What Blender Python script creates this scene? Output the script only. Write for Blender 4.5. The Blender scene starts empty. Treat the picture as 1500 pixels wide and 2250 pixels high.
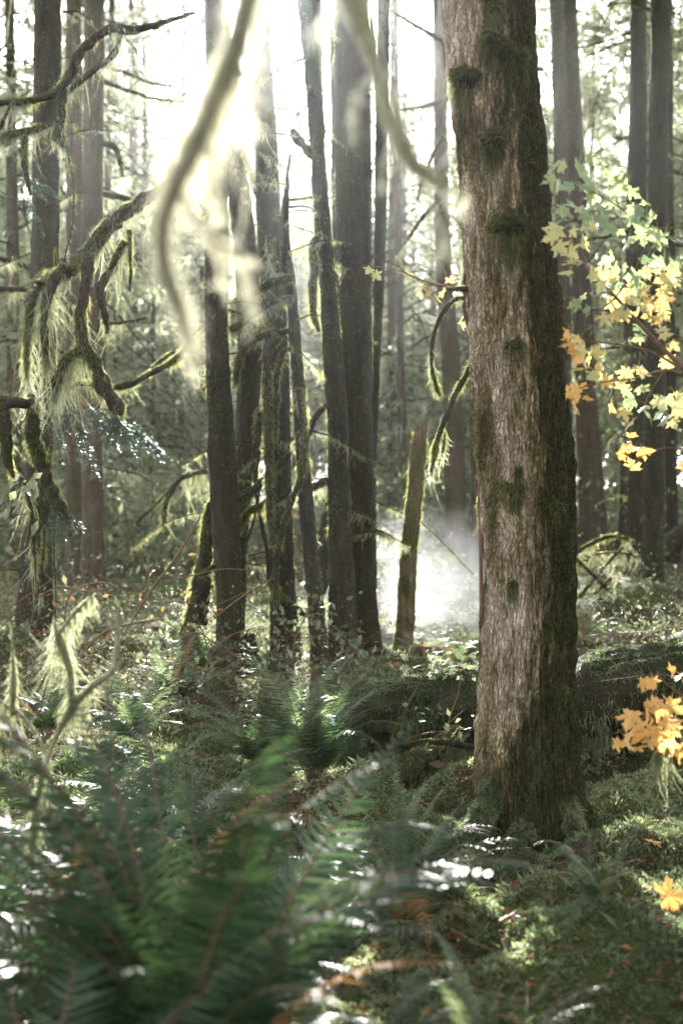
import bpy, math, random
import numpy as np
from mathutils import Vector

# ------------------------------------------------------------------ camera, sky, sun, exposure
SC = bpy.context.scene
COL = SC.collection
RNG = np.random.default_rng(11)
random.seed(5)
CAMZ = 1.5
FPX = 3125.0
SUN_EL, SUN_AZ = 21.5, -2.2
SUN = np.array([math.sin(math.radians(SUN_AZ)) * math.cos(math.radians(SUN_EL)),
                math.cos(math.radians(SUN_AZ)) * math.cos(math.radians(SUN_EL)),
                math.sin(math.radians(SUN_EL))])

cam = bpy.data.cameras.new('camera')
camo = bpy.data.objects.new('camera', cam)
COL.objects.link(camo)
camo.location = (0, 0, CAMZ)
camo.rotation_euler = (math.radians(90), 0, 0)
cam.sensor_fit = 'VERTICAL'
cam.sensor_height = 36
cam.lens = 50
cam.clip_start = 0.05
cam.clip_end = 2000
cam.dof.use_dof = True
cam.dof.focus_distance = 7.4
cam.dof.aperture_fstop = 2.0
cam.dof.aperture_blades = 9
SC.camera = camo

W = bpy.data.worlds.new('World')
SC.world = W
W.use_nodes = True
nt = W.node_tree
sky = nt.nodes.new('ShaderNodeTexSky')
sky.sky_type = 'NISHITA'
sky.sun_disc = False
sky.sun_elevation = math.radians(SUN_EL)
sky.sun_rotation = math.radians(SUN_AZ)
sky.air_density = 1.0
sky.dust_density = 1.5
bg = nt.nodes['Background']
bg.inputs['Strength'].default_value = 0.085
hs = nt.nodes.new('ShaderNodeHueSaturation')      # a thin milky overcast takes most of the blue out of the sky
hs.inputs['Saturation'].default_value = 0.22
nt.links.new(sky.outputs[0], hs.inputs['Color'])
tn = nt.nodes.new('ShaderNodeMix'); tn.data_type = 'RGBA'; tn.blend_type = 'MULTIPLY'
tn.inputs[0].default_value = 1.0; tn.inputs[7].default_value = (0.98, 1.0, 0.97, 1)
nt.links.new(hs.outputs[0], tn.inputs[6])
nt.links.new(tn.outputs[2], bg.inputs[0])

sl = bpy.data.lights.new('sun', 'SUN')
sl.energy = 5.0
sl.angle = math.radians(0.55)
sl.color = (1.0, 0.975, 0.94)
slo = bpy.data.objects.new('sun', sl)
COL.objects.link(slo)
slo.location = tuple(SUN * 60)
slo.rotation_euler = Vector(SUN).to_track_quat('Z', 'Y').to_euler()

SC.view_settings.view_transform = 'Standard'
SC.view_settings.look = 'None'
SC.view_settings.exposure = 3.6
SC.view_settings.gamma = 1.0
SC.view_settings.use_curve_mapping = False
SC.render.engine = 'CYCLES'
cy = SC.cycles
cy.use_denoising = True
cy.max_bounces = 6
cy.diffuse_bounces = 3
cy.glossy_bounces = 2
cy.transmission_bounces = 3
cy.volume_bounces = 1
cy.transparent_max_bounces = 4
cy.sample_clamp_indirect = 6
cy.caustics_reflective = False
cy.caustics_refractive = False
HAZE_DENSITY = 0.00024
SUN_GAP = -0.18

# ------------------------------------------------------------------ numeric helpers
_pr = np.random.default_rng(3)
_PERM = np.concatenate([_pr.permutation(256)] * 3)
_GR = _pr.normal(size=(256, 3))
_GR /= np.linalg.norm(_GR, axis=1)[:, None]

def pnoise(p):
    p = np.asarray(p, float)
    i = np.floor(p).astype(int)
    f = p - i
    i &= 255
    u = f * f * f * (f * (f * 6 - 15) + 10)
    r = 0
    for dx in (0, 1):
        wx = u[..., 0] if dx else 1 - u[..., 0]
        for dy in (0, 1):
            wy = u[..., 1] if dy else 1 - u[..., 1]
            for dz in (0, 1):
                wz = u[..., 2] if dz else 1 - u[..., 2]
                h = _PERM[_PERM[_PERM[(i[..., 0] + dx) & 255] + ((i[..., 1] + dy) & 255)] + ((i[..., 2] + dz) & 255)]
                g = _GR[h]
                r = r + wx * wy * wz * (g[..., 0] * (f[..., 0] - dx) + g[..., 1] * (f[..., 1] - dy) + g[..., 2] * (f[..., 2] - dz))
    return r * 1.6

def fbm(p, o=3):
    r, a = 0, 1.0
    p = np.asarray(p, float)
    for k in range(o):
        r = r + a * pnoise(p + 17.3 * k)
        p = p * 2.03
        a *= 0.5
    return r

def nrm(v):
    return v / np.maximum(np.linalg.norm(v, axis=-1, keepdims=True), 1e-9)

def unit(n, rng=RNG):
    return nrm(rng.normal(size=(n, 3)))

def PX(px, py, d):
    return np.array([(px - 750) / FPX * d, d, CAMZ - (py - 1125) / FPX * d])

class Geo:
    def __init__(s):
        s.v, s.f, s.m, s.sm, s.a, s.n = [], [], [], [], [], 0
    def add(s, V, F, mat=0, smooth=True, moss=None):
        V = np.asarray(V, float).reshape(-1, 3)
        F = np.asarray(F, int)
        if len(V) == 0 or len(F) == 0:
            return s
        s.v.append(V)
        s.f.append(F + s.n)
        s.m.append(np.full(len(F), mat))
        s.sm.append(np.full(len(F), smooth))
        s.a.append(np.zeros(len(V)) if moss is None else np.asarray(moss, float).ravel())
        s.n += len(V)
        return s
    def build(s, name, mats, parent=None, base=(0, 0, 0)):
        me = bpy.data.meshes.new(name)
        base = np.array(base, float)
        V = np.concatenate(s.v) - base
        me.vertices.add(len(V))
        me.vertices.foreach_set('co', V.astype(np.float32).ravel())
        idx = np.concatenate([f.ravel() for f in s.f])
        tot = np.concatenate([np.full(len(f), f.shape[1]) for f in s.f])
        me.loops.add(len(idx))
        me.loops.foreach_set('vertex_index', idx.astype(np.int32))
        me.polygons.add(len(tot))
        st = np.concatenate([[0], np.cumsum(tot)[:-1]])
        me.polygons.foreach_set('loop_start', st.astype(np.int32))
        me.polygons.foreach_set('material_index', np.concatenate(s.m).astype(np.int32))
        me.polygons.foreach_set('use_smooth', np.concatenate(s.sm).astype(bool))
        at = me.attributes.new('moss', 'FLOAT', 'POINT')
        at.data.foreach_set('value', np.concatenate(s.a).astype(np.float32))
        for m in (mats if isinstance(mats, (list, tuple)) else [mats]):
            me.materials.append(m)
        me.update(calc_edges=True)
        o = bpy.data.objects.new(name, me)
        COL.objects.link(o)
        if parent is not None:
            o.parent = parent
        else:
            o.location = tuple(base)
        return o

def tag(o, label, cat, group=None, kind=None):
    if label: o['label'] = label
    if cat: o['category'] = cat
    if group: o['group'] = group
    if kind: o['kind'] = kind
    return o

def thing(name, label, cat, loc=(0, 0, 0), group=None):
    o = bpy.data.objects.new(name, None)
    o.empty_display_size = 0.1
    COL.objects.link(o)
    o.location = tuple(loc)
    return tag(o, label, cat, group)

def resample(P, R, step):
    P = np.asarray(P, float); R = np.asarray(R, float)
    if len(P) == 2:
        P = np.array([P[0], (P[0] + P[1]) / 2, P[1]]); R = np.array([R[0], (R[0] + R[1]) / 2, R[1]])
    s = np.concatenate([[0], np.cumsum(np.linalg.norm(np.diff(P, axis=0), axis=1))])
    n = max(4, int(s[-1] / step) + 1)
    t = np.linspace(0, s[-1], n)
    M = np.gradient(P, s, axis=0)
    k = np.clip(np.searchsorted(s, t, side='right') - 1, 0, len(s) - 2)
    h = (s[k + 1] - s[k])[:, None]
    u = ((t - s[k])[:, None] / h)
    Q = (2*u**3-3*u**2+1)*P[k] + (u**3-2*u**2+u)*h*M[k] + (-2*u**3+3*u**2)*P[k+1] + (u**3-u**2)*h*M[k+1]
    return Q, np.interp(t, s, R), t

def frames(Q):
    T = nrm(np.gradient(Q, axis=0))
    ref = np.array([1., 0, 0]) if abs(T[0][0]) < 0.8 else np.array([0, 1., 0])
    N = np.zeros_like(Q)
    n = ref - T[0] * ref.dot(T[0])
    for i in range(len(Q)):
        n = n - T[i] * n.dot(T[i])
        n = n / max(np.linalg.norm(n), 1e-9)
        N[i] = n
    return T, N, np.cross(T, N)

class Tube:
    """a swept limb: rings of k points along a smoothed path, with an optional radial displacement"""
    def __init__(s, P, R, step=0.05, k=12, disp=None, wob=0.0, seed=0):
        s.Q, s.R, s.t = resample(P, R, step)
        if wob:
            s.Q = s.Q + wob * np.stack([fbm(np.stack([s.t * 1.7, s.t * 0 + seed + j * 9.1, s.t * 0], -1), 2) for j in range(3)], -1)
        s.T, s.N, s.B = frames(s.Q)
        th = np.linspace(0, 2 * np.pi, k, endpoint=False)
        s.k = k
        s.disp = disp
        rad = s.radius(np.repeat(np.arange(len(s.Q))[:, None], k, 1), np.repeat(th[None], len(s.Q), 0))
        dirs = np.cos(th)[None, :, None] * s.N[:, None] + np.sin(th)[None, :, None] * s.B[:, None]
        s.V = (s.Q[:, None] + rad[..., None] * dirs)
        n = len(s.Q)
        i = np.arange(n - 1)[:, None]; j = np.arange(k)[None]
        a = i * k + j; b = i * k + (j + 1) % k
        s.F = np.stack([a, b, b + k, a + k], -1).reshape(-1, 4)
    def radius(s, i, th):
        r = s.R[i]
        if s.disp is not None:
            r = r + s.disp(s.Q[i], th, s.t[i], s.R[i])
        return r
    def cap(s, geo, mat=0):
        k, n = s.k, len(s.Q)
        for e, base, fl in ((0, 0, 1), (n - 1, (n - 1) * k, 0)):
            V = np.concatenate([s.V[e], s.Q[e:e + 1]])
            j = np.arange(k)
            F = np.stack([(j + 1) % k, j, np.full(k, k)], -1) if fl else np.stack([j, (j + 1) % k, np.full(k, k)], -1)
            geo.add(V, F, mat)
    def sample(s, n, rng=RNG, th=None, up=None):
        i = rng.integers(0, len(s.Q), n)
        th = rng.uniform(0, 2 * np.pi, n) if th is None else th
        d = np.cos(th)[:, None] * s.N[i] + np.sin(th)[:, None] * s.B[i]
        pos = s.Q[i] + s.radius(i, th)[:, None] * d + s.T[i] * rng.uniform(-.5, .5, n)[:, None] * (s.t[1] - s.t[0])
        return pos, d, i, th

def blades(B, D, L, Wd, bend=None, nseg=2, rng=RNG, tip=0.12, side=None):
    n = len(B)
    L = np.broadcast_to(np.asarray(L, float), (n,)); Wd = np.broadcast_to(np.asarray(Wd, float), (n,))
    if bend is None: bend = np.zeros((n, 3))
    S = nrm(np.cross(D, rng.normal(size=(n, 3)))) if side is None else side
    rows = []
    for k in range(nseg + 1):
        t = k / nseg
        c = B + D * (L * t)[:, None] + bend * (t * t)
        w = Wd * (1 - (1 - tip) * t) * (0.7 if k == 0 else 1)
        rows += [c - S * w[:, None] / 2, c + S * w[:, None] / 2]
    V = np.stack(rows, 1)
    m = 2 * (nseg + 1)
    F = np.array([[2*k, 2*k+1, 2*k+3, 2*k+2] for k in range(nseg)])
    return V.reshape(-1, 3), (np.arange(n)[:, None, None] * m + F[None]).reshape(-1, 4)

def kites(B, D, L, Wd, N, fold=0.0):
    n = len(B)
    L = np.broadcast_to(np.asarray(L, float), (n,))[:, None]; Wd = np.broadcast_to(np.asarray(Wd, float), (n,))[:, None]
    S = nrm(np.cross(D, N))
    Nn = np.cross(S, D)
    mid = B + D * L * 0.45 + Nn * L * fold
    V = np.stack([B, mid - S * Wd / 2, B + D * L, mid + S * Wd / 2], 1)
    return V.reshape(-1, 3), (np.arange(n)[:, None] * 4 + np.arange(4)[None])

def instance(Vb, Fb, R, T):
    n, m = len(T), len(Vb)
    V = np.einsum('nij,mj->nmi', R, Vb) + T[:, None]
    F = (np.arange(n)[:, None, None] * m + Fb[None]).reshape(-1, Fb.shape[1])
    return V.reshape(-1, 3), F

def basis(Y, Z):
    """rotation matrices whose local Y is Y and local Z close to Z"""
    Y = nrm(Y); X = nrm(np.cross(Y, Z)); Zn = np.cross(X, Y)
    return np.stack([X, Y, Zn], -1)

# openings cut through the crowns to let sun onto chosen patches (pixel of the lit patch, depth, radius)
SHAFTS = [(985, 1370, 11.8, 1.5), (1330, 1440, 9.0, .45), (1440, 1850, 6.1, .45), (1450, 2000, 5.2, .40), (870, 1700, 5.9, .30),
          (900, 1960, 5.0, .35), (1060, 2080, 3.5, .28), (290, 1540, 7.6, .55), (350, 1400, 11.5, .7), (1370, 640, 5.4, .8),
          (450, 480, 1.9, .45), (840, 250, 2.2, .35), (110, 720, 9.8, .8), (1430, 1580, 5.0, .35), (240, 1750, 3.0, .25), (800, 1550, 8.0, .35), (1420, 2150, 3.6, .3),
          (560, 800, 11, .8), (800, 900, 12, .6), (910, 1150, 11.5, .5), (1330, 1270, 15.0, 1.2), (980, 950, 9.5, .5), (995, 1290, 13.2, 1.0), (960, 1460, 10.4, 1.1), (1380, 1440, 8.3, .45), (1490, 1425, 8.3, .35), (1120, 1500, 8.3, .3), (500, 250, 1.75, .35), (940, 380, 2.1, .3)]
SH_P = np.array([PX(a, b, c) for a, b, c, _ in SHAFTS]); SH_R = np.array([r for *_, r in SHAFTS])
def in_shaft(C):
    out = np.zeros(len(C), bool)
    for p, r in zip(SH_P, SH_R):
        d = C - p
        al = d @ SUN
        pe = np.linalg.norm(d - al[:, None] * SUN, axis=1)
        out |= (al > 5.0) & (pe < r + 0.006 * al)
    # noise gaps are also cut in the crowns along the sun's direction, to let it through
    ex = nrm(np.cross(SUN, [0, 0, 1.0])); ey = np.cross(ex, SUN)
    q = np.stack([C @ ex * 0.8, C @ ey * 0.8, C @ SUN * 0.012], -1)
    land = C - SUN * ((C[:, 2:3] - 1.0) / SUN[2])
    near = (land[:, 1] > 0) & (land[:, 1] < 15.5) & (np.abs(land[:, 0]) < 4.5)
    out |= near & ((pnoise(q) + 0.55 * pnoise(q * 2.3 + 7)) > SUN_GAP)
    return out

# ------------------------------------------------------------------ materials
def node_mat(name):
    m = bpy.data.materials.new(name)
    m.use_nodes = True
    t = m.node_tree
    for n in list(t.nodes): t.nodes.remove(n)
    out = t.nodes.new('ShaderNodeOutputMaterial')
    return m, t, out
def N(t, typ, **kw):
    n = t.nodes.new(typ)
    for k, v in kw.items():
        if k in n.inputs: n.inputs[k].default_value = v
        else: setattr(n, k, v)
    return n
def ramp(t, src, stops):
    r = t.nodes.new('ShaderNodeValToRGB')
    e = r.color_ramp.elements
    while len(e) < len(stops): e.new(0.5)
    for el, (p, c) in zip(e, stops):
        el.position = p
        el.color = tuple(c) + (1,)
    t.links.new(src, r.inputs[0])
    return r.outputs[0]
def mixc(t, fac, a, b, mode='MIX'):
    m = t.nodes.new('ShaderNodeMix'); m.data_type = 'RGBA'; m.blend_type = mode
    for s, v in ((0, fac), (6, a), (7, b)):
        if hasattr(v, 'is_linked'): t.links.new(v, m.inputs[s])
        elif s == 0: m.inputs[0].default_value = v
        else: m.inputs[s].default_value = tuple(v) + (1,)
    return m.outputs[2]

def leafy(name, stops, trans=0.4, rough=0.5, spec=0.4, scale=3.0, tcol=1.25, warm=(1.0, 1.0, 0.75)):
    """thin living matter: every blade its own tone, a slow drift over the plant, light coming through"""
    m, t, out = node_mat(name)
    g = N(t, 'ShaderNodeNewGeometry')
    tc = N(t, 'ShaderNodeTexCoord')
    no = N(t, 'ShaderNodeTexNoise', Scale=scale, Detail=2.0)
    t.links.new(tc.outputs['Object'], no.inputs['Vector'])
    ad = N(t, 'ShaderNodeMath', operation='MULTIPLY_ADD')
    t.links.new(g.outputs['Random Per Island'], ad.inputs[0]); ad.inputs[1].default_value = 0.55
    mu = N(t, 'ShaderNodeMath', operation='MULTIPLY_ADD')
    t.links.new(no.outputs[0], mu.inputs[0]); mu.inputs[1].default_value = 1.3; mu.inputs[2].default_value = -0.42
    t.links.new(mu.outputs[0], ad.inputs[2])
    c = ramp(t, ad.outputs[0], stops)
    p = N(t, 'ShaderNodeBsdfPrincipled')
    p.inputs['Roughness'].default_value = rough
    p.inputs['Specular IOR Level'].default_value = spec
    t.links.new(c, p.inputs['Base Color'])
    tr = N(t, 'ShaderNodeBsdfTranslucent')
    c2 = mixc(t, 1.0, c, tuple(tcol * w for w in warm), 'MULTIPLY')
    t.links.new(c2, tr.inputs[0])
    ms = N(t, 'ShaderNodeMixShader'); ms.inputs[0].default_value = trans
    t.links.new(p.outputs[0], ms.inputs[1]); t.links.new(tr.outputs[0], ms.inputs[2])
    t.links.new(ms.outputs[0], out.inputs[0])
    return m

def bark(name, light, dark, moss_a=(0.035, 0.04, 0.010), moss_b=(0.11, 0.105, 0.03), sc=1.0, bump=0.5, ochre=0.0):
    """fissured bark running up the stem; the 'moss' attribute says where moss has grown over it"""
    m, t, out = node_mat(name)
    tc = N(t, 'ShaderNodeTexCoord')
    mp = N(t, 'ShaderNodeMapping'); mp.inputs['Scale'].default_value = (26 * sc, 26 * sc, 4.2 * sc)
    t.links.new(tc.outputs['Object'], mp.inputs[0])
    n1 = N(t, 'ShaderNodeTexNoise', Scale=1.0, Detail=6.0, Roughness=0.65, Distortion=0.5)
    t.links.new(mp.outputs[0], n1.inputs['Vector'])
    n2 = N(t, 'ShaderNodeTexNoise', Scale=60.0 * sc, Detail=4.0)
    t.links.new(tc.outputs['Object'], n2.inputs['Vector'])
    n3 = N(t, 'ShaderNodeTexNoise', Scale=2.6, Detail=3.0)
    t.links.new(tc.outputs['Object'], n3.inputs['Vector'])
    mv = N(t, 'ShaderNodeMapping'); mv.inputs['Scale'].default_value = (75 * sc, 75 * sc, 7 * sc)
    wn = N(t, 'ShaderNodeTexNoise', Scale=9.0 * sc, Detail=3.0)
    t.links.new(tc.outputs['Object'], wn.inputs['Vector'])
    wa = N(t, 'ShaderNodeVectorMath', operation='MULTIPLY_ADD'); wa.inputs[1].default_value = (0.09, 0.09, 0.2)
    t.links.new(wn.outputs['Color'], wa.inputs[0]); t.links.new(tc.outputs['Object'], wa.inputs[2])
    t.links.new(wa.outputs[0], mv.inputs[0])
    vo = N(t, 'ShaderNodeTexVoronoi', feature='DISTANCE_TO_EDGE', Scale=1.0)
    t.links.new(mv.outputs[0], vo.inputs['Vector'])
    crack = ramp(t, vo.outputs['Distance'], [(0.0, (0.25, 0.25, 0.25)), (0.10, (0.65, 0.65, 0.65)), (0.24, (1, 1, 1))])  # cracks darkened in the colour, since flat light leaves the relief unshaded
    mid = tuple((a * 0.55 + b * 0.45) for a, b in zip(light, dark))
    cb = ramp(t, n1.outputs[0], [(0.33, dark), (0.46, mid), (0.60, light), (0.78, tuple(min(1, c * 1.25) for c in light))])
    cb = mixc(t, ramp(t, n3.outputs[0], [(0.35, (0, 0, 0)), (0.7, (0.55, 0.55, 0.55))]), cb, mixc(t, 0.5, cb, mid))
    cb = mixc(t, ramp(t, n2.outputs[0], [(0.62, (0, 0, 0)), (0.72, (0.35, 0.35, 0.35))]), cb, (0.33, 0.33, 0.27))
    cb = mixc(t, crack, dark, cb)
    cm = ramp(t, n2.outputs[0], [(0.3, moss_a), (0.7, moss_b)])
    at = N(t, 'ShaderNodeAttribute', attribute_name='moss')
    md = N(t, 'ShaderNodeMath', operation='MULTIPLY_ADD')
    t.links.new(n2.outputs[0], md.inputs[0]); md.inputs[1].default_value = 0.7
    sb = N(t, 'ShaderNodeMath', operation='SUBTRACT'); sb.inputs[1].default_value = 0.35
    t.links.new(at.outputs['Fac'], sb.inputs[0]); t.links.new(sb.outputs[0], md.inputs[2])
    mk = N(t, 'ShaderNodeMapRange'); mk.inputs['From Min'].default_value = 0.26; mk.inputs['From Max'].default_value = 0.74
    t.links.new(md.outputs[0], mk.inputs[0])
    if ochre:
        oc = N(t, 'ShaderNodeMapRange'); oc.inputs['From Min'].default_value = -0.08; oc.inputs['From Max'].default_value = 0.42; oc.inputs['To Max'].default_value = ochre
        t.links.new(md.outputs[0], oc.inputs[0])
        cb = mixc(t, oc.outputs[0], cb, mixc(t, 1.0, cb, (0.58, 0.54, 0.36), 'MULTIPLY'))
    c = mixc(t, mk.outputs[0], cb, cm)
    p = N(t, 'ShaderNodeBsdfPrincipled')
    p.inputs['Roughness'].default_value = 0.85
    p.inputs['Specular IOR Level'].default_value = 0.25
    t.links.new(c, p.inputs['Base Color'])
    hs = N(t, 'ShaderNodeMath', operation='MULTIPLY_ADD'); hs.inputs[1].default_value = 0.3
    h2 = N(t, 'ShaderNodeMath', operation='MULTIPLY_ADD'); h2.inputs[1].default_value = 0.7
    t.links.new(crack, h2.inputs[0]); t.links.new(n1.outputs[0], h2.inputs[2])
    t.links.new(n2.outputs[0], hs.inputs[0]); t.links.new(h2.outputs[0], hs.inputs[2])
    bp = N(t, 'ShaderNodeBump'); bp.inputs['Strength'].default_value = bump; bp.inputs['Distance'].default_value = 0.02
    t.links.new(hs.outputs[0], bp.inputs['Height']); t.links.new(bp.outputs[0], p.inputs['Normal'])
    t.links.new(p.outputs[0], out.inputs[0])
    return m

M = {}
M['bark_main'] = bark('pink_grey_bark', (0.66, 0.53, 0.425), (0.19, 0.135, 0.095), (0.016, 0.016, 0.005), (0.065, 0.056, 0.018), bump=1.0, ochre=0.9)
M['bark'] = bark('brown_bark', (0.048, 0.038, 0.022), (0.012, 0.009, 0.005), (0.012, 0.014, 0.005), (0.042, 0.042, 0.014), bump=0.6)
M['bark_red'] = bark('reddish_bark', (0.105, 0.078, 0.050), (0.032, 0.022, 0.014), (0.018, 0.02, 0.006), (0.06, 0.058, 0.018), bump=0.5)
M['bark_pale'] = bark('pale_mossy_bark', (0.20, 0.16, 0.12), (0.06, 0.045, 0.035), (0.14, 0.135, 0.08), (0.30, 0.285, 0.19), bump=0.4)  # pale sapling moss; on the near boughs the lightness stands for flare
M['dead_wood'] = bark('dead_wood', (0.24, 0.17, 0.12), (0.05, 0.03, 0.02), bump=0.6)
M['moss'] = leafy('moss_fuzz', [(0.1, (0.030, 0.042, 0.010)), (0.45, (0.075, 0.085, 0.022)), (0.8, (0.15, 0.145, 0.055)), (1.0, (0.19, 0.15, 0.07))], 0.5, 0.8, 0.15, 3.0, 1.7, (1, 1, 0.85))
M['moss_dark'] = leafy('shade_moss_fuzz', [(0.1, (0.012, 0.016, 0.005)), (0.45, (0.028, 0.032, 0.010)), (0.8, (0.070, 0.064, 0.022)), (1.0, (0.11, 0.085, 0.034))], 0.5, 0.8, 0.15, 3.0, 1.5, (1, 1, 0.8))  # darker copy of the moss fuzz; the trunk's shaded side put into colour
M['moss'] = leafy('sunlit_moss_fuzz', [(0.1, (0.025, 0.030, 0.010)), (0.45, (0.060, 0.066, 0.024)), (0.8, (0.115, 0.110, 0.048)), (1.0, (0.15, 0.12, 0.06))], 0.7, 0.7, 0.2, 3.0, 3.6, (1, 1, 0.88))  # more translucent copy; the bright sunlit rims are put into its colour
M['moss_pad'] = leafy('moss_pad', [(0.1, (0.03, 0.04, 0.013)), (0.45, (0.075, 0.088, 0.03)), (0.8, (0.14, 0.14, 0.055)), (1.0, (0.17, 0.14, 0.06))], 0.5, 0.75, 0.2, 6.0, 1.6, (1, 1, 0.8))
M['needles_pale'] = leafy('haze_pale_sprays', [(0.1, (0.07, 0.085, 0.045)), (0.5, (0.15, 0.165, 0.10)), (0.9, (0.26, 0.27, 0.19))], 0.6, 0.5, 0.4, 0.6, 1.7, (0.96, 1, 0.95))  # needles lightened; the bright backlit haze behind is put into the colour
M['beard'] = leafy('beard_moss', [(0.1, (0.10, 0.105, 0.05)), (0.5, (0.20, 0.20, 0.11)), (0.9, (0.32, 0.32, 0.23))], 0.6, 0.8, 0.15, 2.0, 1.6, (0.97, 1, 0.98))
M['beard_pale'] = leafy('pale_beard_moss', [(0.1, (0.30, 0.29, 0.22)), (0.5, (0.44, 0.42, 0.33)), (0.9, (0.55, 0.53, 0.43))], 0.6, 0.8, 0.15, 4.0, 1.3, (1, 1, 0.95))  # beard moss lightened; flare over the near boughs is put into the colour
M['leaf_brown'] = leafy('withered_leaf', [(0.1, (0.12, 0.06, 0.025)), (0.5, (0.24, 0.12, 0.045)), (1.0, (0.34, 0.18, 0.06))], 0.35, 0.6, 0.3, 4.0)
M['ground_moss'] = leafy('ground_moss', [(0.05, (0.030, 0.052, 0.022)), (0.35, (0.080, 0.115, 0.050)), (0.65, (0.165, 0.190, 0.090)), (0.9, (0.28, 0.27, 0.17)), (1.0, (0.26, 0.19, 0.10))], 0.5, 0.45, 0.5, 1.6, 1.7, (1, 1, 0.9))
M['litter'] = leafy('leaf_litter', [(0.1, (0.030, 0.014, 0.008)), (0.45, (0.10, 0.045, 0.02)), (0.75, (0.22, 0.09, 0.03)), (1.0, (0.30, 0.16, 0.07))], 0.2, 0.6, 0.3, 2.0)
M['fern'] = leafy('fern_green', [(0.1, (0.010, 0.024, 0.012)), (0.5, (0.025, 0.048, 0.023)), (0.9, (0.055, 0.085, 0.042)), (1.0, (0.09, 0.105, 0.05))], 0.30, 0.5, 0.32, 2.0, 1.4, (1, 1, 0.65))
M['fern_pale'] = leafy('fern_pale', [(0.1, (0.05, 0.09, 0.05)), (0.5, (0.10, 0.14, 0.075)), (1.0, (0.20, 0.20, 0.12))], 0.38, 0.45, 0.4, 2.0, 1.5, (1, 1, 0.8))  # lighter copy of the fern green; sun on the fronds put into colour
M['needles'] = leafy('conifer_needles', [(0.1, (0.030, 0.050, 0.030)), (0.5, (0.060, 0.085, 0.048)), (0.9, (0.110, 0.125, 0.070))], 0.5, 0.40, 0.5, 0.6, 1.7, (1, 1, 0.75))
M['needles_blue'] = leafy('blue_green_needles', [(0.1, (0.022, 0.044, 0.036)), (0.5, (0.045, 0.080, 0.062)), (1.0, (0.085, 0.12, 0.09))], 0.3, 0.45, 0.4, 3.0, 1.3)
M['shrub'] = leafy('shrub_leaves', [(0.1, (0.05, 0.065, 0.035)), (0.5, (0.10, 0.12, 0.065)), (0.85, (0.18, 0.18, 0.11)), (1.0, (0.26, 0.16, 0.08))], 0.45, 0.4, 0.45, 2.0, 1.4, (1, 1, 0.9))
M['leaf_green'] = leafy('maple_green', [(0.0, (0.13, 0.18, 0.11)), (0.5, (0.20, 0.25, 0.14)), (1.0, (0.30, 0.31, 0.16))], 0.45, 0.35, 0.5, 5.0, 1.3)
M['leaf_yellow'] = leafy('maple_yellow', [(0.0, (0.30, 0.31, 0.16)), (0.5, (0.44, 0.37, 0.17)), (1.0, (0.52, 0.34, 0.14))], 0.45, 0.35, 0.5, 6.0, 1.25)
M['leaf_orange'] = leafy('maple_orange', [(0.0, (0.46, 0.27, 0.09)), (0.5, (0.55, 0.30, 0.10)), (1.0, (0.52, 0.36, 0.16))], 0.45, 0.4, 0.45, 6.0, 1.2)
M['twig'] = bark('brown_twig', (0.20, 0.11, 0.07), (0.06, 0.03, 0.02), sc=2, bump=0.2)

def ground_mat():
    m, t, out = node_mat('forest_floor')
    tc = N(t, 'ShaderNodeTexCoord')
    n1 = N(t, 'ShaderNodeTexNoise', Scale=1.3, Detail=5.0)
    n2 = N(t, 'ShaderNodeTexNoise', Scale=45.0, Detail=5.0, Roughness=0.7)
    for n in (n1, n2): t.links.new(tc.outputs['Object'], n.inputs['Vector'])
    a = ramp(t, n2.outputs[0], [(0.3, (0.012, 0.009, 0.006)), (0.55, (0.045, 0.026, 0.014)), (0.75, (0.11, 0.055, 0.025))])
    b = ramp(t, n2.outputs[0], [(0.3, (0.014, 0.022, 0.007)), (0.7, (0.085, 0.09, 0.025))])
    c = mixc(t, ramp(t, n1.outputs[0], [(0.38, (0, 0, 0)), (0.52, (1, 1, 1))]), a, b)
    p = N(t, 'ShaderNodeBsdfPrincipled'); p.inputs['Roughness'].default_value = 0.9; p.inputs['Specular IOR Level'].default_value = 0.2
    t.links.new(c, p.inputs['Base Color'])
    bp = N(t, 'ShaderNodeBump'); bp.inputs['Strength'].default_value = 0.8; bp.inputs['Distance'].default_value = 0.03
    t.links.new(n2.outputs[0], bp.inputs['Height']); t.links.new(bp.outputs[0], p.inputs['Normal'])
    t.links.new(p.outputs[0], out.inputs[0])
    return m
M['ground'] = ground_mat()

# ------------------------------------------------------------------ terrain
CP = [(750, 2300, 4.0), (1165, 1850, 6.5), (200, 2250, 4.0), (1450, 2100, 4.8), (1430, 1920, 6.0), (680, 1720, 7.3), (850, 1650, 8.0), (1350, 1610, 8.6),
      (1000, 1490, 9.8), (1400, 1450, 10.5), (505, 1500, 10.5), (620, 1450, 11.2), (760, 1480, 10.9), (885, 1430, 11.5), (250, 1460, 10.5), (80, 1360, 12), (200, 1300, 15.5),
      (1440, 1345, 15), (1395, 1260, 18), (1005, 1262, 19.5), (1300, 1192, 20), (1050, 1285, 18.5), (300, 1650, 7.0), (900, 1350, 14), (1250, 1890, 6.35), (1090, 1960, 5.9), (1300, 1960, 5.8), (1450, 2260, 4.3), (950, 2080, 5.1), (1300, 1690, 8.1), (900, 1690, 7.8), (1480, 1650, 8.2), (1130, 1690, 8.0)]
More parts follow.
